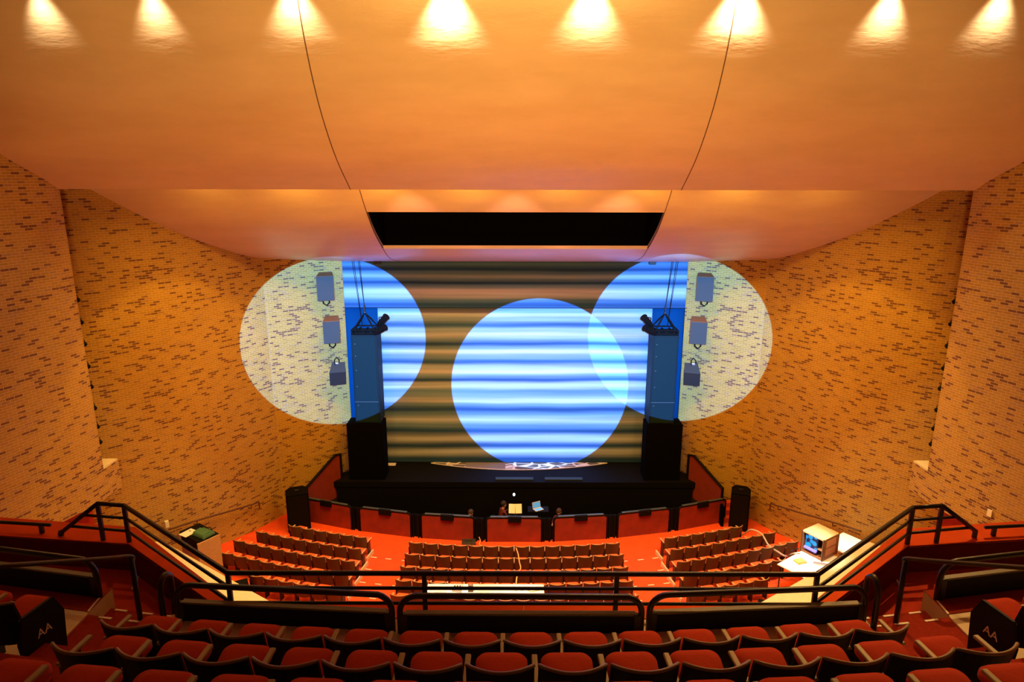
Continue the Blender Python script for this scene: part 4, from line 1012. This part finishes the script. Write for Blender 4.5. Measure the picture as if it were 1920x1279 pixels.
MB().box((0, 0, .04), (.74, .8, .04)).build('base', MATS['case_wood'], t)
for z in (HC * .33, HC * .72): MB().box((.395, 0, z + .02), (.012, .52, .24)).build('pink_panel', mat('pinkish_panel', (.7, .36, .2), .6), t)
for a in (-1, 1):
    for b in (-1, 1): MB().tube([(a * .38, b * .42, 0), (a * .38, b * .42, HC + .03)], .022, 6).build('corner_post', mat('dark_corner', (.08, .04, .02), .5), t)
scr = MB().box((-.08, -.30, HC * .60), (.48, .05, .56)).build('monitor', BLACK, t, bevel=.01)
def screen_mat():
    m, nt, b = principled('monitor_glow'); tc = nt.nodes.new('ShaderNodeTexCoord'); v = nt.nodes.new('ShaderNodeTexVoronoi'); v.inputs['Scale'].default_value = 5.5; v.inputs['Randomness'].default_value = .8
    nt.links.new(tc.outputs['Object'], v.inputs['Vector']); r = nt.nodes.new('ShaderNodeValToRGB'); nt.links.new(v.outputs['Distance'], r.inputs[0])
    r.color_ramp.elements[0].position = .40; r.color_ramp.elements[0].color = (0.0, .45, 1, 1); r.color_ramp.elements[1].position = .52; r.color_ramp.elements[1].color = (.003, .01, .08, 1)
    nt.links.new(r.outputs[0], b.inputs['Emission Color']); b.inputs['Emission Strength'].default_value = .9; b.inputs['Base Color'].default_value = (0, 0, .01, 1)
    return m
MB().box((-.08, -.33, HC * .60), (.43, .01, .50)).build('display', screen_mat(), scr)
MB().box((.26, -.2, HC * .45), (.18, .4, .02)).build('shelf', MATS['case_wood'], t)
MB().box((-.08, -.36, .20), (.44, .1, .05), rx=.4).build('control_strip', mat('violet_keys', (.1, .1, .3), .5, emit=(.35, .25, 1.0), estr=.8), t)
t = empty('keyboard', (9.62, 19.22, DZ + .02), .62 - .95); tag(t, 'pale computer keyboard on the tech table before the flight case', 'keyboard')
MB().box((.25, -.0, .015), (.48, .17, .025)).build('body', mat('pale_keys', (.75, .7, .72), .5), t, bevel=.005)
for k in range(4): MB().box((.25, -.055 + k * .037, .031), (.44, .022, .008)).build('key_row', mat('grey_keys', (.3, .25, .3), .5), t)
t = empty('notebook', (9.25, 19.28, DZ + .02), .3); tag(t, 'yellow notebook at the front of the tech table', 'notebook')
MB().box((0, 0, .025), (.32, .26, .04)).build('pages', mat('yellow_pad', (.75, .5, .12), .6), t, bevel=.004); MB().box((0, -.1, .05), (.3, .03, .01)).build('binding', WOOD, t)
for i, (x, y, r_) in enumerate(((9.05, 19.65, .3), (9.25, 19.95, .9), (9.45, 20.05, .2))):
    q = tag(MB().box((x, y - .02, DZ + .03), (.13, .05, .02), rz=r_).tube([(x, y, DZ + .03), (x + .15, y + .08, DZ + .03), (x + .22, y + .02, DZ + .03)], .008, 5).build('desk_gadget', METAL), ['nearest', 'middle', 'farthest'][i] + ' small dark gadget with lead on the left of the tech table', 'gadget', 'small gadgets on the tech table')
spot('tech_table_light', (9.4, 19.3, DZ + 2.0), (9.6, 19.6, DZ), 240, 80, .6, (1, .92, .82), .08)
spot('tech_table_light', (11.1, 20.1, DZ + 1.5), (11.3, 20.4, DZ), 110, 55, .6, (1, .92, .82), .08)
tag(MB().tube(smooth_path([(8.6, 23.5, .3), (8.62, 22.8, .4), (8.75, 22.3, .9), (9.0, 21.9, .95), (9.05, 21.3, .85), (9.15, 20.7, .95), (9.2, 20.2, 1.1), (9.25, 19.8, 1.45), (9.45, 19.75, 1.52)], 5), .03, 6).build('grey_cable', mat('grey_lead', (.55, .5, .45), .5)), 'grey cable bundle running from right loudspeaker to the tech table', 'cable')
# steel rods of table frames beside the tables (dark equipment area)
for s, nme in ((-1, 'left'), (1, 'right')):
    t = empty('folded_trolley', (7.9, 17.62, .42) if s > 0 else (-9.0, 18.55, .47), -s * .5); tag(t, 'dark folded trolley with pale steel rails behind the %s stalls rows' % nme, 'trolley', 'folded trolleys')
    MB().box((0, 0, .25), (1.1, .6, .5)).build('body', BLACK, t, bevel=.02)
    for a in (-.2, .12): MB().tube([(a, .3, .52), (a + s * -.1, -.45, .56)], .014, 6).build('rail', CHROME, t)
# blue clad bag/box under the right railing
t = empty('blue_tote', (8.2, 18.15, .62)); tag(t, 'small blue tote standing below the tech table by the cream ledge', 'bag')
MB().box((0, 0, .15), (.35, .25, .3), rz=.5, taper=.85).build('body', mat('blue_tote', (.05, .08, .35), .6), t, bevel=.03); MB().tube([(-.1, 0, .28), (-.08, 0, .4), (.08, 0, .4), (.1, 0, .28)], .012, 6).build('handle', WHITE, t)

# ---------------------------------------------------------------- left wooden desk with bag
dx, dy = -10.55, 20.15
zf = zfl(dx, dy)
t = empty('side_desk', (dx, dy, zf), -.62); tag(t, 'light wooden desk with panel end by the left brick wall', 'desk')
HD = 1.55
MB().box((-.1, 0, HD), (1.2, .72, .05)).build('desktop', BLACK, t, bevel=.01)
MB().box((.50, -.02, (HD + .0) / 2), (.05, .78, HD)).build('end_panel', WOOD, t, bevel=.01)
MB().box((-.66, 0, HD / 2), (.05, .7, HD)).build('end_panel', WOOD, t, bevel=.01)
MB().box((-.1, -.33, HD - .2), (1.1, .03, .36)).build('front_rail', BLACK, t)
t = empty('green_bag', (dx + .14, dy - .08, zf + HD + .025), -.5); tag(t, 'soft green bag lying on the side desk', 'bag')
MB().box((0, 0, .06), (.62, .5, .12), taper=.85).build('body', mat('green_cloth', (.05, .13, .05), .8, noise=.2, nscale=6), t, bevel=.04)
MB().box((-.02, -.05, .13), (.5, .28, .03), rx=.08).build('flap', mat('green_cloth2', (.06, .16, .07), .8), t, bevel=.012)
MB().tube([(-.2, .2, .1), (0, .27, .14), (.2, .2, .1)], .015, 6).build('strap', BLACK, t)
t = empty('paper_sheets', (dx - .42, dy + .02, zf + HD + .025), -.5); tag(t, 'white printed sheets lying left of the green bag', 'paper')
MB().box((0, 0, .006), (.36, .46, .012)).build('sheet', WHITE, t); MB().box((-.05, .1, .014), (.1, .05, .003)).build('printed_block', MATS['grey_keys'], t)
